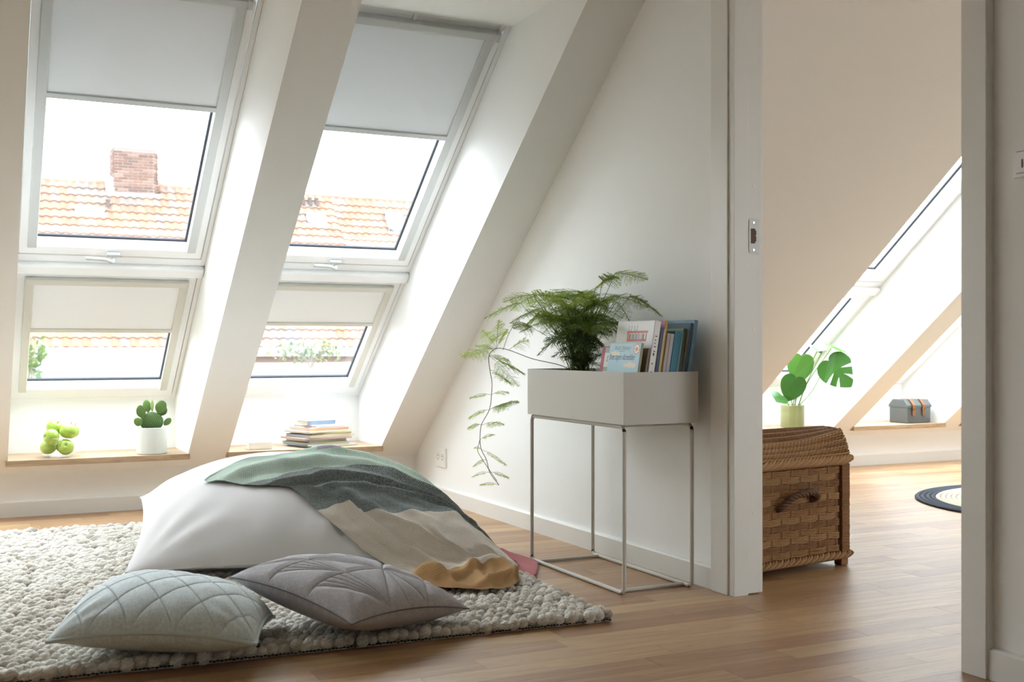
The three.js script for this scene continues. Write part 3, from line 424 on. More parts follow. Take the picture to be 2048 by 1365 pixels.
  const stripes = [['mauve_stripe', wool([150, 142, 150], [214, 208, 212])], ['mint_stripe', wool([170, 188, 170], [224, 232, 222])], ['charcoal_stripe', wool([110, 117, 113], [200, 206, 202], 0.6)], ['cream_stripe', wool([216, 204, 186], [246, 240, 228])], ['mustard_stripe', wool([178, 136, 86], [214, 180, 130])]];
  stripes.forEach(([n, m], k) => { const g = whole.clone(); g.setIndex(idx[k]); part(t, n, g.toNonIndexed(), m); });
  // the far corner: the pink end, lying flat on the floor
  const pink = wool([196, 116, 118], [232, 176, 174]);
  const A = [[-.47, .05, 1.90], [-.43, .03, 2.03], [-.47, .024, 2.13], [-.50, .018, 2.2]], B = [[-.41, .05, 1.88], [-.385, .016, 1.95], [-.37, .012, 2.04], [-.42, .010, 2.15]], D = [[-.365, .03, 1.84], [-.309, .012, 1.92], [-.325, .0095, 1.99], [-.362, .009, 2.06]];
  part(t, 'pink_stripe', grid(30, 30, (u, v) => { const q = [A, B, D].map((L) => [0, 1, 2].map((k) => along(L.map((p) => p[k]), v * 3))); const p = [0, 1, 2].map((k) => along(q.map((c) => c[k]), u * 2)); p[1] += 0.006 * Math.sin(u * 5 + v * 4) * v * (1 - v) * 4 * (1 - u * 0.6) + 0.002; return p; }, (u, v) => [u * 0.25, v * 0.35]), pink);
}
// ---------------------------------------------------------------- planter stand with books and fern
function sheetBox(x0, x1, y0, y1, z0, z1, k) {           // four folded sides, open above
  const r = (a, b, c, d) => [[a, c], [b, c], [b, d], [a, d]].map((p) => new THREE.Vector2(...p)), s = new THREE.Shape(r(x0, x1, -z1, -z0)); s.holes.push(new THREE.Path(r(x0 + k, x1 - k, -z1 + k, -z0 - k)));
  return new THREE.ExtrudeGeometry(s, { depth: y1 - y0, bevelEnabled: false }).rotateX(-Math.PI / 2).translate(0, y0, 0);
}
const greige = mat(0xcfcbc1, 0.55, { bumpMap: plasterBump, bumpScale: 0.0001 });
const BX = { x0: -0.312, x1: -0.05, z0: 1.888, z1: 2.507, y0: 0.502, y1: 0.656 };
{
  const t = thing('planter_stand', 'pale greige metal planter box on a thin wire stand beside the door', 'planter', [0, 0, 0]);
  const { x0, x1, z0, z1, y0, y1 } = BX, k = 0.003;
  part(t, 'planter_box', [sheetBox(x0, x1, y0, y1, z0, z1, k), box(x0 + k, x1 - k, y0, y0 + k, z0 + k, z1 - k)], greige);
  const rr = 0.0062, loop = (x) => { const pts = [], a = 1.891, b = 2.486, lo = 0.0065, hi = 0.495, r = 0.018; for (const [cz, cy, s] of [[a + r, lo + r, Math.PI], [b - r, lo + r, 1.5 * Math.PI], [b - r, hi - r, 0], [a + r, hi - r, Math.PI / 2]]) for (let i = 0; i <= 5; i++) { const q = s + i / 5 * Math.PI / 2; pts.push(V(x, cy + r * Math.sin(q), cz + r * Math.cos(q))); } return new THREE.TubeGeometry(new THREE.CatmullRomCurve3(pts, true, 'catmullrom', 0.1), 240, rr, 10, true); };
  part(t, 'wire_frame', loop(-0.297), greige); part(t, 'wire_frame', loop(-0.058), greige);
  for (const z of [1.935, 2.445]) part(t, 'cross_bar', new THREE.CylinderGeometry(rr * 0.9, rr * 0.9, 0.239, 10).rotateZ(Math.PI / 2).translate(-0.1775, 0.0065, z), greige);
  for (const z of [1.96, 2.42]) part(t, 'cross_bar', new THREE.CylinderGeometry(rr * 0.9, rr * 0.9, 0.239, 10).rotateZ(Math.PI / 2).translate(-0.1775, 0.4945, z), greige);
}
const paper = mat(0xe9e3d3, 0.9, { map: texture(64, 64, (x, y, i) => 228 + (i % 3 === 0 ? -26 : 8) + 10 * noise(x * 30, y * 4, 81)) });
function printed(w, h, draw) { const c = document.createElement('canvas'); c.width = w; c.height = h; const g = c.getContext('2d'); draw(g, w, h); const t = new THREE.CanvasTexture(c); t.colorSpace = THREE.SRGBColorSpace; return t; }
// a book: thickness along x, height y, depth z, its spine towards +z
function book(label, T, H, D, cover, { spine, group, pages = paper, print, spinePrint, back } = {}) {
  const t = thing('book', label, 'book', [0, 0, 0], 0, group), b = Math.min(0.0022, T * 0.22), m = typeof cover === 'number' ? mat(cover, 0.45) : cover, s = spine !== undefined ? mat(spine, 0.45) : m;
  part(t, 'page_block', box(b, T - b, 0.003, H - 0.003, 0.004, D - 0.002), pages);
  part(t, 'cover', [rbox(0, b, 0, H, 0, D, 0.0007), rbox(T - b, T, 0, H, 0, D, 0.0007)], m);
  part(t, 'spine', rbox(0, T, 0, H, D - 0.0018, D + 0.0008, Math.min(0.0012, T * 0.3), 2), s);
  if (print) part(t, 'cover_print', new THREE.PlaneGeometry(D - 0.002, H - 0.002).rotateY(-Math.PI / 2).translate(-0.0003, H / 2, D / 2), print);
  if (spinePrint) part(t, 'spine_print', new THREE.PlaneGeometry(T - 0.001, H - 0.004).translate(T / 2, H / 2, D + 0.0011), spinePrint);
  return t;
}
{
  const lean = THREE.MathUtils.degToRad(-9.5), g = 'books leaning in the planter box', y0 = BX.y0 + 0.004;
  const cover = (draw, w, h) => new THREE.MeshStandardMaterial({ map: printed(w, h, draw), roughness: 0.4 });
  const tapre = cover((c, w, h) => {
    c.fillStyle = '#b9dbe4'; c.fillRect(0, 0, w, h);
    c.fillStyle = '#f3e6d2'; for (const [x, y, r] of [[0.72, 0.28, 0.07], [0.84, 0.285, 0.06], [0.6, 0.285, 0.05], [0.2, 0.13, 0.055], [0.12, 0.135, 0.04], [0.3, 0.135, 0.04]]) { c.beginPath(); c.ellipse(x * w, y * h, r * w * 1.3, r * h * 0.55, 0, 0, 7); c.fill(); }
    c.fillStyle = '#2f3b52'; c.font = `italic ${w * 0.09}px serif`; c.textAlign = 'center'; c.fillText('Walt Disney', w * 0.42, h * 0.085); c.fillRect(w * 0.33, h * 0.1, w * 0.18, h * 0.004);
    c.font = `italic bold ${Math.round(w * 0.1)}px serif`; c.save(); c.translate(w * 0.44, h * 0.215); c.scale(0.82, 1.3); c.fillText('Den tapre skrædder', 0, 0); c.restore();
    c.strokeStyle = '#c06a58'; c.lineWidth = w * 0.018; c.fillStyle = '#fbf4e6'; c.beginPath(); c.ellipse(w * 0.88, h * 0.075, w * 0.085, w * 0.085, 0, 0, 7); c.fill(); c.setLineDash([w * 0.03, w * 0.022]); c.stroke(); c.setLineDash([]);
    c.fillStyle = '#d98f6c'; c.beginPath(); c.arc(w * 0.88, h * 0.075, w * 0.035, 0, 7); c.fill();
  }, 384, 512);
  const white = cover((c, w, h) => {
    c.fillStyle = '#f4f3f1'; c.fillRect(0, 0, w, h); c.strokeStyle = '#cf6f66'; c.lineWidth = w * 0.03;
    c.strokeRect(w * 0.32, h * 0.11, w * 0.5, h * 0.085); c.fillStyle = '#cf6f66'; c.fillRect(w * 0.29, h * 0.1, w * 0.57, h * 0.018); c.lineWidth = w * 0.016;
    ['#9a8450', '#7fa08a', '#8fa7c0', '#b9c7d4', '#9a8450'].forEach((k, i) => { c.fillStyle = k; c.fillRect(w * (0.36 + i * 0.09), h * 0.13, w * 0.05, h * 0.06); c.beginPath(); c.moveTo(w * (0.345 + i * 0.09), h * 0.115); c.lineTo(w * (0.345 + i * 0.09), h * 0.195); c.stroke(); });
    c.strokeStyle = '#7fa08a'; c.lineWidth = w * 0.012; for (const [x, d] of [[0.36, -0.05], [0.39, 0.03], [0.5, -0.03], [0.53, 0.05]]) { c.beginPath(); c.moveTo(w * x, h * 0.1); c.quadraticCurveTo(w * (x + d), h * 0.07, w * (x + d * 0.4), h * 0.045); c.stroke(); }
  }, 384, 512);
  const marks = (bg, ink) => cover((c, w, h) => { c.fillStyle = bg; c.fillRect(0, 0, w, h); c.fillStyle = ink; for (let y = 0.08, i = 0; y < 0.8; y += 0.022 + 0.02 * hash2(i, 3, 5), i++) if (hash2(i, 1, 5) > 0.25) c.fillRect(w * 0.3, h * y, w * (0.18 + 0.2 * hash2(i, 2, 5)), h * 0.009); c.beginPath(); c.arc(w * 0.45, h * 0.33, w * 0.14, 0, 7); c.fill(); }, 64, 512);
  const titled = cover((c, w, h) => { c.fillStyle = '#dfe3d8'; c.fillRect(0, 0, w, h); c.fillStyle = '#9fb5ab'; c.fillRect(0, 0, w, h * 0.07); c.fillRect(0, h * 0.27, w, h * 0.06); c.fillStyle = '#3a3f3c'; c.font = `italic ${w * 0.16}px serif`; c.fillText('De', w * 0.06, h * 0.19); }, 256, 384);
  const sea = cover((c, w, h) => { c.fillStyle = '#8fb6cc'; c.fillRect(0, 0, w, h); for (let i = 0; i < 260; i++) { c.fillStyle = ['#a9cbdc', '#7ba6c0', '#9cc0d2', '#6d98b4'][i % 4]; c.globalAlpha = 0.5; c.beginPath(); c.ellipse(hash2(i, 1, 9) * w, hash2(i, 2, 9) * h, w * 0.09, h * 0.01, 0, 0, 7); c.fill(); } c.globalAlpha = 1; c.fillStyle = '#4e6f86'; for (const x of [0.22, 0.34, 0.7]) { c.beginPath(); c.arc(x * w, h * 0.115, w * 0.03, Math.PI, 0); c.fill(); } }, 384, 512);
  // x where the left board meets the floor, thickness, height, depth, front z
  const rows = [
    ['thin board book with a pale sky cover and dark script title, in front', -0.294, 0.008, 0.238, 0.178, 2.484, 0xa7a184, { print: tapre, spine: 0xa39c7c }],
    ['thin green and cream board book half hidden behind the pale sky cover', -0.285, 0.0075, 0.224, 0.18, 2.446, 0xd9ddd2, { print: titled, spine: 0x5b7f7b }],
    ['thin red-edged book, leftmost and lowest of the leaning books', -0.2765, 0.006, 0.228, 0.18, 2.412, 0xb8445a, { spine: 0xb8445a }],
    ['thin brown-spined book just left of the thick white book', -0.2685, 0.008, 0.222, 0.16, 2.484, 0x8d7b60, { spine: 0x7d6a4e }],
    ['thick white picture book with a red railing drawn on its cover', -0.2595, 0.021, 0.304, 0.21, 2.488, 0xf1efec, { print: white, spinePrint: marks('#efece6', '#2c2a2a') }],
    ['navy blue book right of the thick white picture book', -0.237, 0.013, 0.285, 0.19, 2.488, 0x1d2547, {}],
    ['thin cream book between the navy and mustard spines', -0.2235, 0.004, 0.282, 0.19, 2.486, 0xe6dcc4, {}],
    ['tall pink and mustard book showing above the navy spine', -0.219, 0.009, 0.306, 0.2, 2.482, 0xd98aa4, { spine: 0xc79a2f }],
    ['light grey paperback, left of the pair beside the mustard spine', -0.2095, 0.011, 0.268, 0.18, 2.487, 0xcfc8bd, { spine: 0xb9ad9c }],
    ['lilac grey paperback, right of the pair beside the teal book', -0.198, 0.013, 0.266, 0.18, 2.487, 0x3a3640, { spine: 0xbdb7c2 }],
    ['wide teal book with a plain spine in the middle of the right group', -0.1845, 0.024, 0.272, 0.19, 2.489, 0x2a7c93, { spine: 0x2a7c93 }],
    ['thin pale blue book touching the right side of the teal book', -0.1598, 0.006, 0.276, 0.19, 2.488, 0x86b3cf, {}],
    ['dark olive green book between the pale blue and slate books', -0.153, 0.013, 0.282, 0.19, 2.486, 0xb7c98e, { spine: 0x41512a }],
    ['slim speckled grey book left of the slate blue book', -0.1395, 0.008, 0.27, 0.19, 2.487, 0x77706a, {}],
    ['slate blue book leaning against the tall sea-blue picture book', -0.131, 0.009, 0.3, 0.19, 2.487, 0x4f6f8c, {}],
    ['tall sea-blue picture book, rightmost and tallest in the planter box', -0.1200, 0.013, 0.309, 0.245, 2.489, 0x8fb6cc, { print: sea, spine: 0x86aec8 }],
  ];
  for (const [label, x, T, H, D, z, c, o] of rows) { const b = book(label, T, H, D, c, { ...o, group: g }); b.position.set(x + 0.0195, y0 + T * 0.165, z - D); b.rotation.z = lean; }
}
{                                                       // the asparagus fern
  const t = thing('potted_fern', 'feathery green asparagus fern trailing out of the planter box', 'plant', [-0.182, BX.y0 + 0.004, 2.02]);
  const ox = -0.182, oy = BX.y0 + 0.004, oz = 2.02;
  part(t, 'pot', lathe([[0, 0], [0.072, 0], [0.085, 0.118], [0.088, 0.12], [0.088, 0.126], [0.08, 0.126], [0.078, 0.11], [0, 0.108]]), mat(0x4a3b30, 0.8));
  part(t, 'soil', lathe([[0.078, 0.109], [0.04, 0.116], [0, 0.118]]), mat(0x2c2119, 0.95));
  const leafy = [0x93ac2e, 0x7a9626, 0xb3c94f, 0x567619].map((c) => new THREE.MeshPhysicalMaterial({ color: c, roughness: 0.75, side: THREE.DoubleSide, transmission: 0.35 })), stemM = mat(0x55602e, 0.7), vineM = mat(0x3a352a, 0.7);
  const R = rng(91);
  function blade(a, b, width, droop, out, density = 1) {   // a flat feather of needles from a to b
    const dir = b.clone().sub(a), L = dir.length(); dir.normalize();
    const sideV = V(0, 1, 0).cross(dir).normalize().applyAxisAngle(dir, (R() < 0.5 ? -1 : 1) * (0.25 + R() * 0.55)), n = Math.ceil(L / 0.0072 * density);
    const needle = (p, d, l, w) => { const s = d.clone().cross(V(R() - 0.5, 1, R() - 0.5)).normalize().multiplyScalar(w), q = p.clone().addScaledVector(d, l); out.push(p.x - s.x, p.y - s.y, p.z - s.z, p.x + s.x, p.y + s.y, p.z + s.z, q.x, q.y, q.z); };
    const branch = (p, d, l, lev) => {
      const m = Math.max(3, Math.ceil(l / 0.0034)), up = V(0, 0, 0);
      for (let i = 0; i < m; i++) {
        const f = i / m, q = p.clone().addScaledVector(d, l * f); q.y -= l * f * f * 0.25;
        for (const s of [-1, 1]) { const e = d.clone().applyAxisAngle(V(0, 1, 0), s * 0.95).addScaledVector(V(0, 1, 0), (R() - 0.45) * 0.5).normalize(); needle(q, e, 0.0085 * (1 - 0.5 * f) * (0.7 + R() * 0.6), 0.0011); }
      }
      const s = d.clone().cross(V(0, 1, 0)).normalize().multiplyScalar(0.0003), e = p.clone().addScaledVector(d, l); e.y -= l * 0.25; out.push(p.x - s.x, p.y, p.z - s.z, p.x + s.x, p.y, p.z + s.z, e.x, e.y, e.z);
    };
    for (let i = 0; i < n; i++) {
      const f = i / n, p = a.clone().lerp(b, f); p.y -= droop * f * f;
      const w = width * Math.pow(Math.sin(Math.PI * Math.min(1, 0.16 + f * 0.84)), 0.7) * (1 - 0.35 * f);
      for (const s of [-1, 1]) { const d = dir.clone().multiplyScalar(0.62).addScaledVector(sideV, s * 0.8); d.y += (R() - 0.5) * 0.55 - 0.06; branch(p, d.normalize(), w * (0.75 + 0.4 * R())); }
    }
  }
  const local = (x, y, z) => V(x - ox, y - oy, z - oz);
  function frond(tip, dx, dy, dz, len, wid, droop, m, from) {   // a stem that rises from the pot and bends over into its feather
    const k = tip.clone().sub(V(dx, dy, dz).normalize().multiplyScalar(len)), root = from || V((R() - 0.5) * 0.05, 0.115, (R() - 0.5) * 0.06), mid = root.clone().lerp(k, 0.55); mid.y += 0.03; const out = [];
    blade(k, tip, wid, droop, out);
    const g = new THREE.BufferGeometry(); g.setAttribute('position', new THREE.Float32BufferAttribute(out, 3)); g.computeVertexNormals(); const uv = new Float32Array(out.length / 3 * 2); g.setAttribute('uv', new THREE.BufferAttribute(uv, 2));
    const o = part(t, 'frond', g, leafy[m]);
    const end = tip.clone(); end.y -= droop;
    part(o, 'stem', tube([root, mid, k.clone().lerp(mid, 0.25), k, k.clone().lerp(end, 0.5).add(V(0, droop * 0.25, 0)), end], 0.0009, 24, 5), stemM);
  }
  // tips [x, y, z], heading, length
  const F = [
    [-.2, .93, 1.46, -.2, .05, -1, .2, .055], [-.12, .9, 1.36, 0, -.1, -1, .2, .06], [-.26, .86, 1.42, -.4, -.2, -1, .18, .05], [-.18, .915, 1.62, -.2, .1, -1, .2, .06], [-.1, .925, 1.72, .2, .1, -1, .19, .06], [-.24, .935, 1.84, -.3, .1, -.9, .2, .06], [-.17, .93, 1.95, .1, .15, -.8, .2, .06],
    [-.16, .975, 2.2, 0, .45, 1, .13, .05], [-.2, .968, 2.3, -.2, .15, 1, .16, .05], [-.14, .958, 2.37, .1, -.05, 1, .17, .05], [-.2, .94, 2.06, -.3, .3, .3, .15, .055], [-.18, .93, 2.14, .1, .3, .5, .15, .055],
    [-.17, .88, 2.42, .1, -.05, 1, .18, .05], [-.15, .852, 2.465, .1, -.25, 1, .16, .042], [-.2, .835, 2.36, -.1, -.4, 1, .1, .035], [-.22, .88, 2.26, -.2, 0, 1, .17, .05],
    [-.2, .885, 2.12, -.4, .1, .6, .16, .06], [-.13, .89, 1.98, .3, .1, -.5, .17, .06], [-.25, .87, 1.9, -.5, 0, -.8, .18, .06], [-.2, .855, 1.72, -.3, -.05, -1, .2, .065], [-.15, .87, 1.55, 0, -.05, -1, .2, .06], [-.22, .84, 1.56, -.2, -.15, -1, .17, .055],
    [-.27, .81, 1.74, -.5, -.15, -1, .18, .06], [-.16, .8, 1.7, 0, -.2, -1, .17, .06], [-.2, .84, 2.0, -.3, 0, .2, .13, .06], [-.24, .82, 2.1, -.7, 0, .5, .14, .06], [-.14, .83, 2.2, .3, 0, .8, .15, .055], [-.25, .8, 2.2, -.5, -.1, .9, .15, .055],
    [-.18, .79, 1.86, -.1, -.1, -.9, .14, .06], [-.26, .77, 1.9, -.8, -.1, -.6, .14, .055], [-.27, .76, 2.04, -1, -.1, .1, .13, .055], [-.25, .75, 2.16, -.8, -.1, .7, .13, .05], [-.13, .78, 2.06, .6, 0, .3, .13, .055], [-.2, .76, 1.8, -.3, -.25, -1, .15, .055], [-.22, .73, 1.78, -.3, -.3, -1, .12, .045],
    [-.27, .72, 1.98, -1, -.2, -.3, .11, .045], [-.26, .72, 2.14, -.9, -.2, .5, .11, .045], [-.2, .735, 2.24, -.2, -.1, 1, .12, .045], [-.18, .84, 2.29, 0, -.1, 1, .14, .05], [-.22, .795, 2.22, -.2, -.2, 1, .12, .045], [-.15, .72, 1.9, .2, -.1, -.8, .11, .045],
    [-.23, .9, 2.08, -.4, .3, .2, .13, .055], [-.14, .86, 2.1, .2, .2, .4, .14, .055], [-.21, .78, 2.02, -.6, .2, .1, .11, .055], [-.2, .7, 2.06, -.5, .1, .3, .09, .045], [-.22, .75, 2.12, -.6, .2, .4, .1, .05], [-.19, .84, 1.82, -.1, 0, -1, .16, .06], [-.24, .79, 1.97, -.6, .1, -.2, .12, .055], [-.17, .7, 1.95, -.2, .1, -.4, .09, .05]];
  for (let i = 0; i < 34; i++) { const z = 1.62 + R() * .72, y = .8 + R() * .12 - Math.abs(z - 2.05) * .06, s = z < 2 ? -1 : 1; F.push([-.3 + R() * .2, y, z, (R() - .6) * .7, .1 * R(), s, .13 + .06 * R(), .055]); }
  for (let i = 0; i < 26; i++) { const a = R() * 6.283, y = .68 + R() * .17, q = .03 + .07 * R(); F.push([ox - .02 + q * Math.cos(a) * 0.9, y, oz + .03 + q * Math.sin(a) * 1.7, Math.cos(a), -.05 + (R() - .5) * .5, Math.sin(a), .09 + .05 * R(), .05]); }
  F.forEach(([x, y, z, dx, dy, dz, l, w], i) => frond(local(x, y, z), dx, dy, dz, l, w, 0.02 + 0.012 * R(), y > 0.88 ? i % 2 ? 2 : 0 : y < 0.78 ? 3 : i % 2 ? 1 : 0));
  // the long shoot that hangs over the edge
  const path = [[-.2, .62, 2.06], [-.25, .665, 2.03], [-.31, .69, 1.92], [-.315, .719, 1.746], [-.315, .724, 1.645], [-.318, .698, 1.588], [-.32, .647, 1.6], [-.322, .602, 1.622], [-.322, .557, 1.618], [-.322, .502, 1.6], [-.32, .442, 1.526], [-.32, .386, 1.513], [-.32, .35, 1.526], [-.32, .317, 1.57], [-.32, .274, 1.6], [-.32, .237, 1.676]].map((p) => local(...p));
  part(t, 'trailing_stem', [tube(path, 0.0012, 120, 6), tube([local(-.32, .386, 1.513), local(-.31, .345, 1.47), local(-.31, .32, 1.5), local(-.32, .27, 1.62), local(-.32, .25, 1.66)], 0.0011, 40, 5), tube([local(-.315, .719, 1.7), local(-.3, .78, 1.72), local(-.27, .84, 1.75)], 0.0009, 14, 5)], vineM, 'thin dark trailing stem');
  const twig = [[4, -.32, .70, 1.33, .055, 2], [4, -.3, .74, 1.44, .05, 2], [4, -.26, .8, 1.4, .05, 2], [4, -.22, .84, 1.46, .05, 2], [4, -.26, .8, 1.62, .05, 2], [3, -.25, .76, 1.78, .04, 2], [5, -.3, .69, 1.72, .045, 2], [5, -.3, .645, 1.84, .05, 0], [6, -.31, .61, 1.75, .045, 0], [5, -.3, .6, 1.8, .045, 2], [8, -.33, .545, 1.44, .012, 2], [9, -.33, .47, 1.43, .03, 2], [9, -.3, .545, 1.8, .035, 0], [9, -.3, .525, 1.7, .035, 2], [8, -.3, .575, 1.72, .02, 2], [10, -.3, .46, 1.68, .025, 2], [10, -.33, .43, 1.42, .022, 2], [11, -.31, .42, 1.62, .02, 2], [12, -.3, .315, 1.7, .008, 2], [13, -.33, .29, 1.47, .007, 2], [14, -.3, .272, 1.72, .007, 2], [14, -.33, .25, 1.46, .007, 2], [15, -.33, .228, 1.53, .006, 2], [12, -.33, .36, 1.48, .006, 2]];
  for (const [k, x, y, z, w, m] of twig) { const a = path[k], b = local(x, y, z), out = []; blade(a.clone().lerp(b, 0.25), b, w, 0.008, out, 0.9); const g = new THREE.BufferGeometry(); g.setAttribute('position', new THREE.Float32BufferAttribute(out, 3)); g.computeVertexNormals(); g.setAttribute('uv', new THREE.BufferAttribute(new Float32Array(out.length / 3 * 2), 2)); const o = part(t, 'frond', g, leafy[m]); part(o, 'stem', tube([a, a.clone().lerp(b, 0.5).add(V(0, 0.006, 0)), b.clone().add(V(0, -0.008, 0))], 0.0006, 10, 4), stemM); }
}
// ---------------------------------------------------------------- on the left sill: apples, cactus
const SILL = SY + 0.0265;
{
  const glass = new THREE.MeshPhysicalMaterial({ color: 0xffffff, roughness: 0, transmission: 1, thickness: 0, ior: 1.3 });
  const bx = -1.657, bz = -0.005;
  single('glass_bowl', lathe([[0, 0], [0.05, 0], [0.072, 0.012], [0.09, 0.034], [0.098, 0.056], [0.1, 0.084], [0.0985, 0.0855], [0.097, 0.084], [0.095, 0.057], [0.087, 0.036], [0.07, 0.0155], [0.05, 0.0045], [0, 0.004]], 72), glass, 'clear glass bowl full of green apples on the left sill', 'bowl', null, [bx, SILL, bz]);
  const skin = texture(256, 256, (x, y) => { const n = noise(x * 8, y * 8, 101, 8, 8), d = hash2(Math.floor(x * 70), Math.floor(y * 70), 102) > 0.93 ? 18 : 0; return [150 + 30 * n + d, 182 + 18 * n + d, 62 + 24 * n + d]; });
  const am = new THREE.MeshPhysicalMaterial({ map: skin, roughness: 0.35, clearcoat: 0.3, clearcoatRoughness: 0.3 }), sm = mat(0x5a4026, 0.8);
  const prof = []; for (let i = 0; i <= 32; i++) { const a = i / 32 * Math.PI, r = Math.sin(a) * (1 + 0.1 * Math.cos(a)), y = -Math.cos(a) * 0.92 + 0.22 * Math.exp(-Math.pow(Math.sin(a) / 0.28, 2)) * (a > 1.57 ? -1 : 0.7); prof.push([Math.max(0, r), y]); }
  const ag = lathe(prof, 36);
  const list = [[-.046, .044, -.014, .034, 'bottom left, resting in the bowl, seen through the glass', .4, .2], [.022, .044, .04, .034, 'bottom right, resting in the bowl with its stem pit facing the room', 1.15, .1], [-.038, .09, .042, .0345, 'middle left with a stem pointing left', .3, 1.25], [.034, .112, .02, .037, 'largest and brightest on the right at the top of the heap', .2, -.3], [-.018, .127, -.03, .035, 'topmost at the back left of the heap', .9, -.4], [.054, .1085, -.05, .0322, 'far right at the back, behind the largest one', .2, -.5], [.02, .044, -.035, .034, 'lowest at the back of the bowl, almost hidden', .3, .2]];
  for (const [x, y, z, r, l, rx, rz] of list) {
    const t = thing('apple', `green apple, ${l}`, 'apple', [bx + x, SILL + y, bz + z], 0, 'green apples in the glass bowl'); t.rotation.set(rx, 0.5, rz);
    const f = part(t, 'fruit', ag, am); f.scale.setScalar(r);
    part(t, 'stem', tube([V(0, r * 0.62, 0), V(0.001, r * 0.85, 0.001), V(0.003, r * 1.15, 0.002)], 0.0011, 6, 6), sm);
  }
}
{
  const t = thing('potted_cactus', 'paddle cactus in a round white pot on the left sill', 'plant', [-1.272, SILL, 0.022]);
  const pot = mat(0xdfe5df, 0.55, { bumpMap: woodBump, bumpScale: 0.0002 });
  part(t, 'pot', lathe([[0, 0], [0.064, 0], [0.0665, 0.003], [0.067, 0.116], [0.066, 0.1185], [0.063, 0.1185], [0.062, 0.114], [0.0615, 0.098], [0, 0.097]], 64), pot);
  part(t, 'soil', lathe([[0.061, 0.098], [0.03, 0.104], [0, 0.106]]), mat(0x30251c, 0.95));
  const green = [0x4d6f2c, 0x42632a, 0x5b7f34].map((c) => mat(c, 0.6)), young = mat(0x9fb878, 0.6), spot = mat(0xa9b873, 0.8);
  const pad = (p0, w0, h0, th, rx, ry, rz, m, dots, base = 0.6) => {
    const p = [p0[0] * 1.12, 0.096 + (p0[1] - 0.096) * 1.24, p0[2]], w = w0 * 1.08, h = h0 * 1.2;
    const g = new THREE.SphereGeometry(1, 28, 20), a = g.attributes.position; for (let i = 0; i < a.count; i++) { const y = a.getY(i), k = y < 0 ? 1 - (1 - base) * y * y : 1; a.setXYZ(i, a.getX(i) * w * k, (y + 1) * h, a.getZ(i) * th * (0.75 + 0.25 * k)); } g.computeVertexNormals();
    const o = part(t, 'pad', g, m); o.position.set(...p); o.rotation.set(rx, ry, rz);
    const d = []; for (let j = 1; j < dots; j++) for (let i = -dots; i <= dots; i++) { const yy = -1 + 2 * j / dots, xx = (i + (j % 2) / 2) / (dots * 0.5); const k = yy < 0 ? 1 - (1 - base) * yy * yy : 1, q = 1 - yy * yy - xx * xx; if (q > 0.03) for (const s of [1, -1]) d.push(new THREE.SphereGeometry(0.00125, 5, 4).translate(xx * w * k, (yy + 1) * h, s * Math.sqrt(q) * th * (0.75 + 0.25 * k))); }
    if (d.length) part(o, 'areole', d, spot).userData.kind = 'stuff';
  };
  pad([0, 0.096, 0], 0.048, 0.038, 0.02, 0, 0, 0, green[1], 11, 0.85);
  pad([-0.035, 0.148, 0.008], 0.021, 0.026, 0.007, 0.1, 0.35, 0.3, green[0], 8); pad([-0.012, 0.168, -0.004], 0.018, 0.024, 0.006, -0.1, 0.3, 0.22, green[2], 7);
  pad([-0.04, 0.125, 0.012], 0.017, 0.02, 0.006, 0.1, 0.5, 0.95, green[2], 7); pad([0.002, 0.17, 0], 0.009, 0.024, 0.006, 0, 0.6, 0.02, young, 6);
  pad([0.026, 0.162, 0.006], 0.023, 0.0265, 0.007, 0.05, -0.2, -0.3, green[0], 8); pad([0.034, 0.155, -0.006], 0.017, 0.019, 0.006, -0.1, -0.3, -0.55, green[1], 6); pad([0.047, 0.12, 0.005], 0.013, 0.018, 0.006, 0.1, -0.2, -0.75, green[0], 6);
}
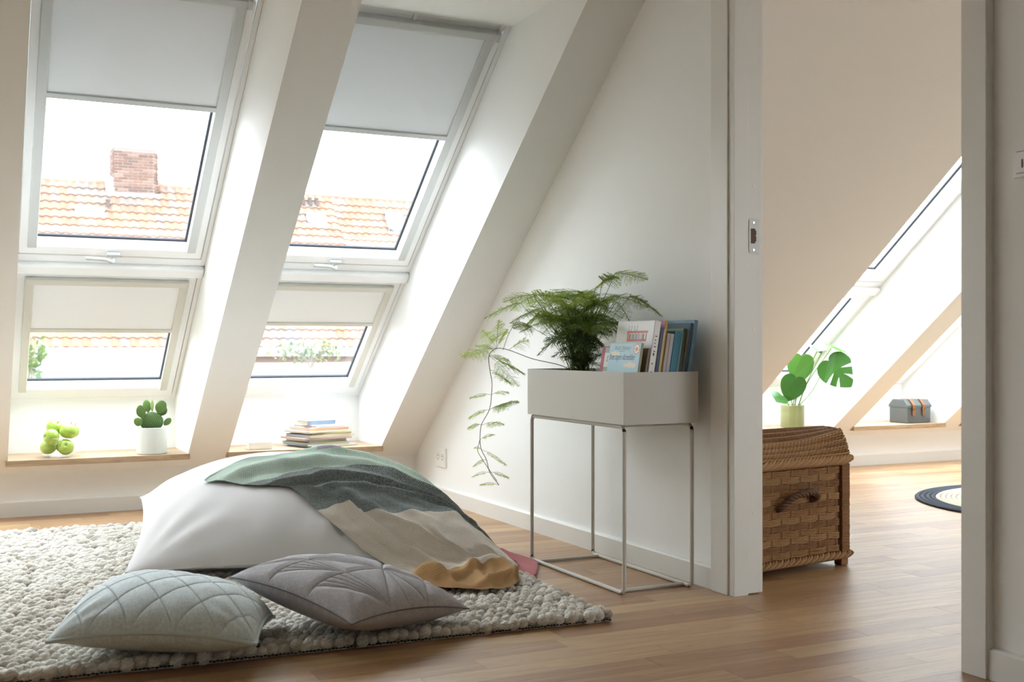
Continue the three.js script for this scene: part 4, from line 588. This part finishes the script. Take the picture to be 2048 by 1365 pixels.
// ---------------------------------------------------------------- on the right sill: books
{
  const g = 'stacked books on the right sill', turn = 0.325, cx = -0.475, cz = -0.062, R = rng(17);
  const flat = (label, T, H, D, c, o, y, a, dx, dz) => { const b = book(label, T, H, D, c, { ...o, group: g }); b.rotation.order = 'YXZ'; const h = V(-H / 2, 0, D / 2); b.rotation.set(0, turn + a, -Math.PI / 2); b.position.set(cx + dx, y, cz + dz); b.updateMatrix(); const p = V(T / 2, H / 2, D / 2).applyMatrix4(b.matrix); b.position.x += cx + dx - p.x; b.position.z += cz + dz - p.z; b.position.y = y; b.updateMatrix(); const q = V(T, 0, 0).applyMatrix4(b.matrix); b.position.y += y - q.y; };
  const L = [
    ['wide flat white book, bottom of the stack and sticking out right', 0.0075, 0.27, 0.215, 0xe8e6dc, {}, 0, 0.02, 0.0], ['bright blue book, second from the bottom of the stack', 0.007, 0.25, 0.205, 0x6f9cd0, { spine: 0xd8dccb }, 0.03, -0.012, 0.004],
    ['pale yellow-green thin book, third from the bottom', 0.007, 0.24, 0.21, 0xc5c49a, {}, -0.02, -0.018, 0], ['dark-edged grey book low in the stack', 0.013, 0.225, 0.19, 0x55504a, { spine: 0xaab0a4 }, 0.05, -0.012, 0.0], ['wide faded red book in the middle of the stack', 0.009, 0.27, 0.225, 0xc9aaa2, {}, -0.06, -0.012, 0],
    ['blue-spined cream book in the middle of the stack', 0.014, 0.262, 0.205, 0x6f7fa4, { spine: 0xe4dcc2 }, 0.02, 0.008, 0], ['thin olive book above the blue-spined one', 0.008, 0.225, 0.2, 0xb9b184, {}, -0.06, 0.012, 0.0], ['thin wide cream book below the red-edged one', 0.008, 0.262, 0.205, 0xe6dfc6, {}, 0.07, 0, 0.0],
    ['red-edged cream book near the top of the stack', 0.0135, 0.225, 0.18, 0xc98e80, { spine: 0xd8b090 }, -0.02, 0.004, 0], ['white and pale blue book just under the topmost book', 0.0125, 0.21, 0.165, 0xdbe5ee, {}, 0.16, 0.016, -0.012], ['thick tan-paged book with a pale blue cover, topmost on the stack', 0.0205, 0.155, 0.108, 0x9fc0de, { pages: mat(0xcdb68f, 0.9), spine: 0x8f9fb0 }, -0.09, -0.012, 0.0]];
  let y = SILL + 0.0003; for (const [label, T, H, D, c, o, a, dx, dz] of L) { flat(label, T, H, D, c, o, y, a, dx, dz); y += T + 0.0004; }
  const s = book('small thick cream paperback lying alone left of the stack', 0.034, 0.108, 0.075, 0xefe9dc, { pages: mat(0xf1ead8, 0.9) }); s.rotation.set(0, -0.06, -Math.PI / 2); s.position.set(-0.835, SILL + 0.0343, -0.03); s.rotation.order = 'YXZ';
}
// ---------------------------------------------------------------- next room
{                                                       // wicker hamper
  const t = thing('wicker_hamper', 'large brown wicker hamper with a rope handle behind the door frame', 'basket', [0.168, 0, 2.478], 0.152);
  const cane = [0xb58654, 0x9c6f45, 0xc09665, 0x70492d].map((c) => mat(c, 0.55, { map: woodTex, bumpMap: woodBump, bumpScale: 0.0003 })), darkCane = mat(0x5a3d28, 0.55), R = rng(23);
  const W = 0.468, D = 0.36, Y0 = 0.02, Y1 = 0.338, core = mat(0x54392a, 0.9);
  part(t, 'inner_wall', [box(0.008, W - 0.008, Y0 + 0.004, Y1, -0.014, -0.006), box(0.008, W - 0.008, Y0 + 0.004, Y1, -D + 0.008, -D + 0.014), box(0.008, 0.014, Y0 + 0.004, Y1, -D + 0.01, -0.01), box(W - 0.014, W - 0.008, Y0 + 0.004, Y1, -D + 0.01, -0.01), box(0.008, W - 0.008, Y0, Y0 + 0.006, -D + 0.01, -0.01)], core);
  const S = 0.0445, rows = 13, rh = (Y1 - Y0 - 0.035) / rows, x0 = 0.04, x1 = W - 0.042;
  for (let r = 0; r < rows; r++) {
    const b = []; for (let c = 0; c < 4; c++) {
      const y = Y0 + 0.03 + r * rh + (c + 0.5) * rh / 4, pts = []; for (let x = x0; x <= x1 + 0.001; x += S / 4) pts.push(V(x, y + (R() - 0.5) * 0.0008, -0.002 + 0.0046 * Math.tanh(1.1 * Math.sin(Math.PI * (x - x0) / S + r * Math.PI + 0.3))));
      b.push(tube(pts, rh / 8 * 0.97, pts.length * 2, 6));
    }
    part(t, 'weave_band', b, cane[r % 3]);
  }
  for (let x = x0 + S * 0.4, k = 0; x < x1; x += S, k++) part(t, 'stake', new THREE.CylinderGeometry(0.0036, 0.0036, Y1 - Y0 - 0.01, 8).translate(x, (Y0 + Y1) / 2, -0.0045), cane[1]);
  const sideRow = (z0, z1, x) => { const b = []; for (let y = Y0 + 0.03; y < Y1; y += 0.0056) b.push(new THREE.CylinderGeometry(0.0027, 0.0027, z1 - z0, 6).rotateX(Math.PI / 2).translate(x + 0.002 * Math.sin(y * 300), y, (z0 + z1) / 2)); return b; };
  part(t, 'side_weave', [...sideRow(-D + 0.03, -0.03, W - 0.004), ...sideRow(-D + 0.03, -0.03, 0.004)], cane[1]).userData.kind = 'stuff';
  for (const x of [0.019, W - 0.02]) { const b = []; for (let y = Y0 + 0.01; y < Y1; y += 0.0052) { const q = (R() - 0.5) * 0.002; b.push(new THREE.CylinderGeometry(0.0027, 0.0027, 0.036, 6).rotateZ(Math.PI / 2 + (R() - 0.5) * 0.08).translate(x, y, 0.005 + q), new THREE.CylinderGeometry(0.0027, 0.0027, 0.036, 6).rotateX(Math.PI / 2).translate(x + (x < 0.1 ? -0.018 : 0.019), y, -0.012 + q)); } part(t, 'wrapped_post', [...b, box(x - 0.016, x + 0.016, 0.002, Y1, -0.028, 0.003)], cane[1]).userData.kind = 'stuff'; }
  for (const [x, z] of [[0.02, -0.015], [W - 0.02, -0.015], [0.02, -D + 0.015], [W - 0.02, -D + 0.015]]) part(t, 'foot', rbox(x - 0.018, x + 0.018, 0, 0.03, z - 0.014, z + 0.014, 0.005), darkCane);
  const braid = (y, h, len, step, rad, zz, mats) => { const b = [[], []]; let i = 0; for (let x = -0.004; x < W - len * 0.4; x += step, i++) b[i % 2].push(tube([V(x, y - h, zz - 0.006), V(x + len * 0.3, y - h * 0.45, zz + 0.004), V(x + len * 0.7, y + h * 0.45, zz + 0.004), V(Math.min(W + 0.004, x + len), y + h, zz - 0.006)], rad, 8, 6)); b.forEach((l, k) => { part(t, 'braid_strand', l, mats[k]).userData.kind = 'stuff'; }); };
  braid(0.353, 0.0125, 0.075, 0.017, 0.006, 0.011, [cane[2], cane[0]]); braid(Y0 + 0.016, 0.011, 0.05, 0.014, 0.0045, 0.007, [cane[1], cane[2]]);
  part(t, 'rim', [box(0.002, W - 0.002, 0.336, 0.36, -D + 0.01, 0.004)], core);
  // lid: woven front rising to a sagging top
  const top = (x) => 0.452 - 0.034 * (1 - Math.pow(clamp((x - 0.12) / (W - 0.12)), 2)), zt = (f) => 0.004 - 0.024 * f * f, n = 11;
  const lid = part(t, 'lid', [grid(24, 8, (u, v) => { const x = 0.004 + u * (W - 0.008); return [x, lerp(0.358, top(x) - 0.004, v), zt(v) - 0.007]; }), grid(24, 8, (u, v) => { const x = 0.004 + u * (W - 0.008); const f = Math.min(1, v * 4), b = Math.max(0, (v - 0.25) / 0.75); return [x, lerp(top(x) - 0.006, 0.449, f) - 0.2 * b, -0.024 - 0.07 * f - b * (D - 0.12)]; }), grid(8, 8, (u, v) => { const z = lerp(-0.01, -D + 0.02, u), k = W - 0.006 - 0.014 * v; return [k, lerp(0.358, 0.448 - 0.1 * u * u, v), z - (u < 0.1 ? 0.035 * v * v : 0)]; }), box(0.006, W - 0.006, 0.36, 0.41, -D + 0.02, -D + 0.03)], mat(0x3b2818, 0.9, { side: THREE.DoubleSide }));
  for (let r = 0; r < n; r++) {
    const f = (r + 0.5) / n, b = []; for (const s of [0, 1]) { const pts = []; for (let x = 0; x <= W + 0.001; x += 0.0085) pts.push(V(clamp(x, 0.003 * f, W - 0.016 * f), lerp(0.364, top(x), f) + (s ? 0.0018 : -0.0018) * Math.sin(x * 185 + r * 2.2), zt(f) + 0.004 * (s ? 1 : -1) * Math.sin(x * 185 + r * 2.2 + 1.57))); b.push(tube(pts, 0.0034, pts.length * 2, 6)); }
    part(lid, 'lid_weave', b, cane[[0, 2, 1][r % 3]]);
  }
  const edgePts = (z, dy) => { const p = []; for (let x = 0.004; x <= W - 0.012; x += 0.04) p.push(V(x, lerp(top(x), 0.456, dy), z)); p.push(V(W - 0.014, 0.454, z)); return p; };
  const cross = []; for (let x = 0.006; x < W - 0.016; x += 0.0062) for (const [z0, z1, y0, y1] of [[-0.024, -0.046, 0, 0.33], [-0.05, -0.07, 0.3, 0.66], [-0.074, -0.094, 0.62, 1]]) { const a = V(x, lerp(top(x), 0.456, y0), z0), b = V(Math.min(W - 0.012, x + 0.008 + R() * 0.004), lerp(top(x), 0.456, y1) + 0.003, z1); cross.push(tube([a, a.clone().lerp(b, 0.5).add(V(0, 0.002, 0)), b], 0.0025, 4, 5)); }
  part(lid, 'top_weave', cross, cane[1]).userData.kind = 'stuff';
  for (const [z, dy] of [[-0.022, 0.02], [-0.048, 0.36], [-0.072, 0.7], [-0.098, 1]]) part(lid, 'top_ridge', tube(edgePts(z, dy), 0.0048, 40, 8), cane[0]);
  part(lid, 'lid_end', tube([V(W - 0.016, 0.446, -0.015), V(W - 0.014, 0.454, -0.07), V(W - 0.016, 0.446, -0.15), V(W - 0.016, 0.4, -D + 0.04)], 0.006, 24, 8), cane[0]);
  const arc = new THREE.CatmullRomCurve3([V(0.125, 0.212, -0.002), V(0.122, 0.222, 0.018), V(0.15, 0.25, 0.036), V(0.2, 0.262, 0.042), V(0.255, 0.262, 0.036), V(0.287, 0.242, 0.02), V(0.288, 0.232, -0.002)]), strands = [];
  for (let s = 0; s < 3; s++) { const pts = []; for (let i = 0; i <= 60; i++) { const u = i / 60, p = arc.getPoint(u), T3 = arc.getTangent(u), N = V(0, 0, 1).cross(T3).normalize(), B = T3.clone().cross(N), a = u * 44 + s * 2.094; pts.push(p.addScaledVector(N, Math.cos(a) * 0.0065).addScaledVector(B, Math.sin(a) * 0.0065)); } strands.push(tube(pts, 0.0062, 120, 6)); }
  part(t, 'handle', strands, darkCane, 'dark twisted rope handle');
}
{                                                       // monstera
  const t = thing('potted_monstera', 'monstera with split leaves in a pale green glazed pot on the sill', 'plant', [2.432, SILL, -0.02]);
  const glaze = new THREE.MeshPhysicalMaterial({ color: 0x9da26c, roughness: 0.3, clearcoat: 0.5, bumpMap: woodBump, bumpScale: 0.0004, map: texture(128, 128, (x, y) => 232 + 34 * (noise(x * 4, y * 46, 111, 4, 46) - 0.5)) });
  part(t, 'pot', lathe([[0, 0], [0.066, 0], [0.07, 0.003], [0.0705, 0.13], [0.069, 0.133], [0.066, 0.133], [0.064, 0.128], [0.063, 0.112], [0, 0.11]], 56), glaze);
  part(t, 'soil', lathe([[0.063, 0.112], [0, 0.118]]), mat(0x2f241b, 0.95));
  const lm = [0x4b8a2c, 0x3c7526, 0x62a03a].map((c) => new THREE.MeshPhysicalMaterial({ color: c, roughness: 0.4, side: THREE.DoubleSide, transmission: 0.3 })), st = mat(0x5f8a3a, 0.6);
  const leafShape = (split) => {
    const s = new THREE.Shape(); s.moveTo(0, 0); s.bezierCurveTo(-0.12, 0.22, -0.55, 0.12, -0.56, -0.25);
    if (split) { s.quadraticCurveTo(-0.57, -0.42, -0.52, -0.5); s.quadraticCurveTo(-0.3, -0.42, -0.14, -0.4); s.quadraticCurveTo(-0.3, -0.5, -0.47, -0.6); s.quadraticCurveTo(-0.42, -0.72, -0.36, -0.78); s.quadraticCurveTo(-0.22, -0.66, -0.1, -0.6); s.quadraticCurveTo(-0.2, -0.76, -0.28, -0.86); s.quadraticCurveTo(-0.15, -1.0, 0, -1.08); s.quadraticCurveTo(0.12, -1.02, 0.2, -0.94); s.quadraticCurveTo(0.16, -0.75, 0.08, -0.6); s.quadraticCurveTo(0.22, -0.72, 0.32, -0.84); s.quadraticCurveTo(0.42, -0.74, 0.47, -0.62); s.quadraticCurveTo(0.28, -0.5, 0.14, -0.4); s.quadraticCurveTo(0.34, -0.44, 0.53, -0.5); s.quadraticCurveTo(0.6, -0.36, 0.56, -0.25); }
    else { s.bezierCurveTo(-0.56, -0.7, -0.2, -0.95, 0, -1.1); s.bezierCurveTo(0.2, -0.95, 0.56, -0.7, 0.56, -0.25); }
    s.bezierCurveTo(0.55, 0.12, 0.12, 0.22, 0, 0);
    const g = new THREE.ExtrudeGeometry(s, { depth: 0.006, bevelEnabled: true, bevelThickness: 0.002, bevelSize: 0.002, bevelSegments: 1, curveSegments: 10 }), p = g.attributes.position;
    for (let i = 0; i < p.count; i++) { const x = p.getX(i), y = p.getY(i); p.setZ(i, p.getZ(i) - 0.35 * x * x - 0.12 * (y + 0.3) * (y + 0.3) + 0.10 * Math.abs(x) ); } g.computeVertexNormals(); return g;
  };
  const full = leafShape(false), cut = leafShape(true);
  const leaf = (x, y, z, s, rx, ry, rz, g, m, root, bend) => { const o = part(t, 'leaf', g, lm[m]); o.position.set(x, y, z); o.rotation.set(rx, ry, rz); o.scale.setScalar(s); const e = V(x, y, z); part(t, 'leaf_stem', tube([V(root, 0.112, 0), V(root + (x - root) * 0.3 + bend, Math.max(y * 0.55, 0.165), z * 0.3), V(x * 0.9, y * 0.92, z * 0.9), e], 0.0026, 20, 7), st); };
  leaf(0.092, 0.40, 0.21, 0.185, -0.15, -0.55, 0.62, cut, 0, 0.03, 0.05); leaf(-0.04, 0.425, 0.13, 0.15, 0.1, -0.3, -0.05, full, 2, 0.0, -0.03); leaf(-0.10, 0.30, 0.15, 0.135, 0.05, -0.5, -0.3, full, 1, 0.02, 0.0);
  leaf(0.02, 0.36, 0.06, 0.1, 0.1, 0.5, 0.35, full, 1, 0.0, 0); leaf(0.12, 0.485, 0.21, 0.1, -1.2, 0.2, 1.1, cut, 2, 0.035, 0); leaf(0.07, 0.495, 0.21, 0.09, -1.25, -0.3, -1.2, full, 2, 0.04, 0.01); leaf(-0.2, 0.2, 0.14, 0.1, -0.9, 0.2, -0.9, full, 1, -0.01, -0.02); leaf(0.02, 0.47, 0.2, 0.08, -1.0, 0.3, -1.3, full, 1, 0.01, 0);
}
{                                                       // tin chest with leather straps
  const t = thing('tin_chest', 'small grey tin chest with two tan leather straps on the far sill', 'chest', [3.285, SILL, -0.1]);
  const tin = mat(0x6f7475, 0.4, { metalness: 0.75, bumpMap: plasterBump, bumpScale: 0.0003 }), W = 0.2, D = 0.15, H = 0.1;
  part(t, 'chest_body', rbox(0, W, 0.001, H, 0, D, 0.004, 3), tin);
  const lid = new THREE.Shape([[-0.003, 0], [D + 0.003, 0], [D + 0.003, 0.012], [D - 0.03, 0.047], [0.03, 0.047], [-0.003, 0.012]].map((p) => new THREE.Vector2(...p)));
  part(t, 'chest_lid', new THREE.ExtrudeGeometry(lid, { depth: W + 0.004, bevelEnabled: true, bevelSize: 0.0015, bevelThickness: 0.0015, bevelSegments: 2 }).rotateY(-Math.PI / 2).translate(W + 0.002, H + 0.0005, 0), tin);
  for (const x of [0.05, 0.135]) { const pts = [V(0, H + 0.051, D * 0.3), V(0, H + 0.051, D - 0.028), V(0, H + 0.016, D + 0.007), V(0, H - 0.01, D + 0.006), V(0, 0.045, D + 0.004)]; const c = new THREE.CatmullRomCurve3(pts, false, 'catmullrom', 0.15); const s = part(t, 'strap', grid(2, 40, (u, v) => { const p = c.getPoint(v), taper = v > 0.9 ? Math.sqrt(Math.max(0.02, 1 - (v - 0.9) / 0.1)) : 1; return [x + (u - 0.5) * 0.024 * taper, p.y, p.z + 0.0015]; }), mat(0x96663f, 0.6, { side: THREE.DoubleSide })); part(s, 'buckle', new THREE.TorusGeometry(0.011, 0.002, 6, 4, 6.28).rotateZ(Math.PI / 4).translate(x, H - 0.012, D + 0.009), mat(0x9a8760, 0.35, { metalness: 0.8 })); }
}
{                                                       // round braided rug
  const t = thing('round_rug', 'round braided rug with a navy border and cream centre in the next room', 'rug', [2.6, 0, 1.76]);
  const navy = mat(0x454c58, 0.95, { bumpMap: clothBump, bumpScale: 0.002 }), cream = mat(0xe7ddc4, 0.95, { bumpMap: clothBump, bumpScale: 0.002 }); 
  for (let r = 0.69, k = 0; r > 0.02; r -= 0.0235, k++) part(t, 'braid_ring', new THREE.TorusGeometry(r, 0.0118, 6, 96).rotateX(Math.PI / 2).scale(1, 0.5, 1).translate(0, 0.0062, 0), k < 4 ? navy : cream);
}
// ---------------------------------------------------------------- fittings
{
  const wht = mat(0xf3f2ee, 0.35), hole = mat(0x55534e, 0.7);
  const o = thing('power_outlet', 'white double power outlet low on the wall near the slope', 'outlet', [0, 0.163, 0.375]);
  part(o, 'outlet_frame', rbox(-0.009, 0.002, -0.002, 0.09, -0.058, 0.058, 0.003), wht);
  for (const z of [-0.025, 0.025]) { const p = part(o, 'socket', [rbox(-0.0105, -0.008, 0.012, 0.078, z - 0.0225, z + 0.0225, 0.001)], wht); part(p, 'socket_recess', new THREE.TorusGeometry(0.015, 0.0016, 8, 28).rotateY(Math.PI / 2).translate(-0.0105, 0.047, z), mat(0xd9d8d4, 0.5)); for (const [a, b] of [[0.008, 0.004], [-0.008, 0.004], [0, -0.01]]) part(p, 'pin_hole', new THREE.CylinderGeometry(0.0022, 0.0022, 0.001, 10).rotateZ(Math.PI / 2).translate(-0.0106, 0.047 + b, z + a), hole); }
  const s = thing('light_switch', 'white light switch at the right edge of the wall', 'switch', [0, 1.093, 3.634]);
  part(s, 'switch_frame', rbox(-0.008, 0.002, 0, 0.064, -0.032, 0.032, 0.002), wht); part(s, 'rocker', rbox(-0.0105, -0.006, 0.008, 0.056, -0.022, 0.022, 0.0015), wht); part(s, 'slot', [box(-0.0112, -0.0098, 0.02, 0.038, -0.008, -0.004)], hole); for (const y of [0.0085, 0.0545]) part(s, 'gap', box(-0.0112, -0.0098, y, y + 0.001, -0.021, 0.021), hole);
}
renderer.render(scene, camera);
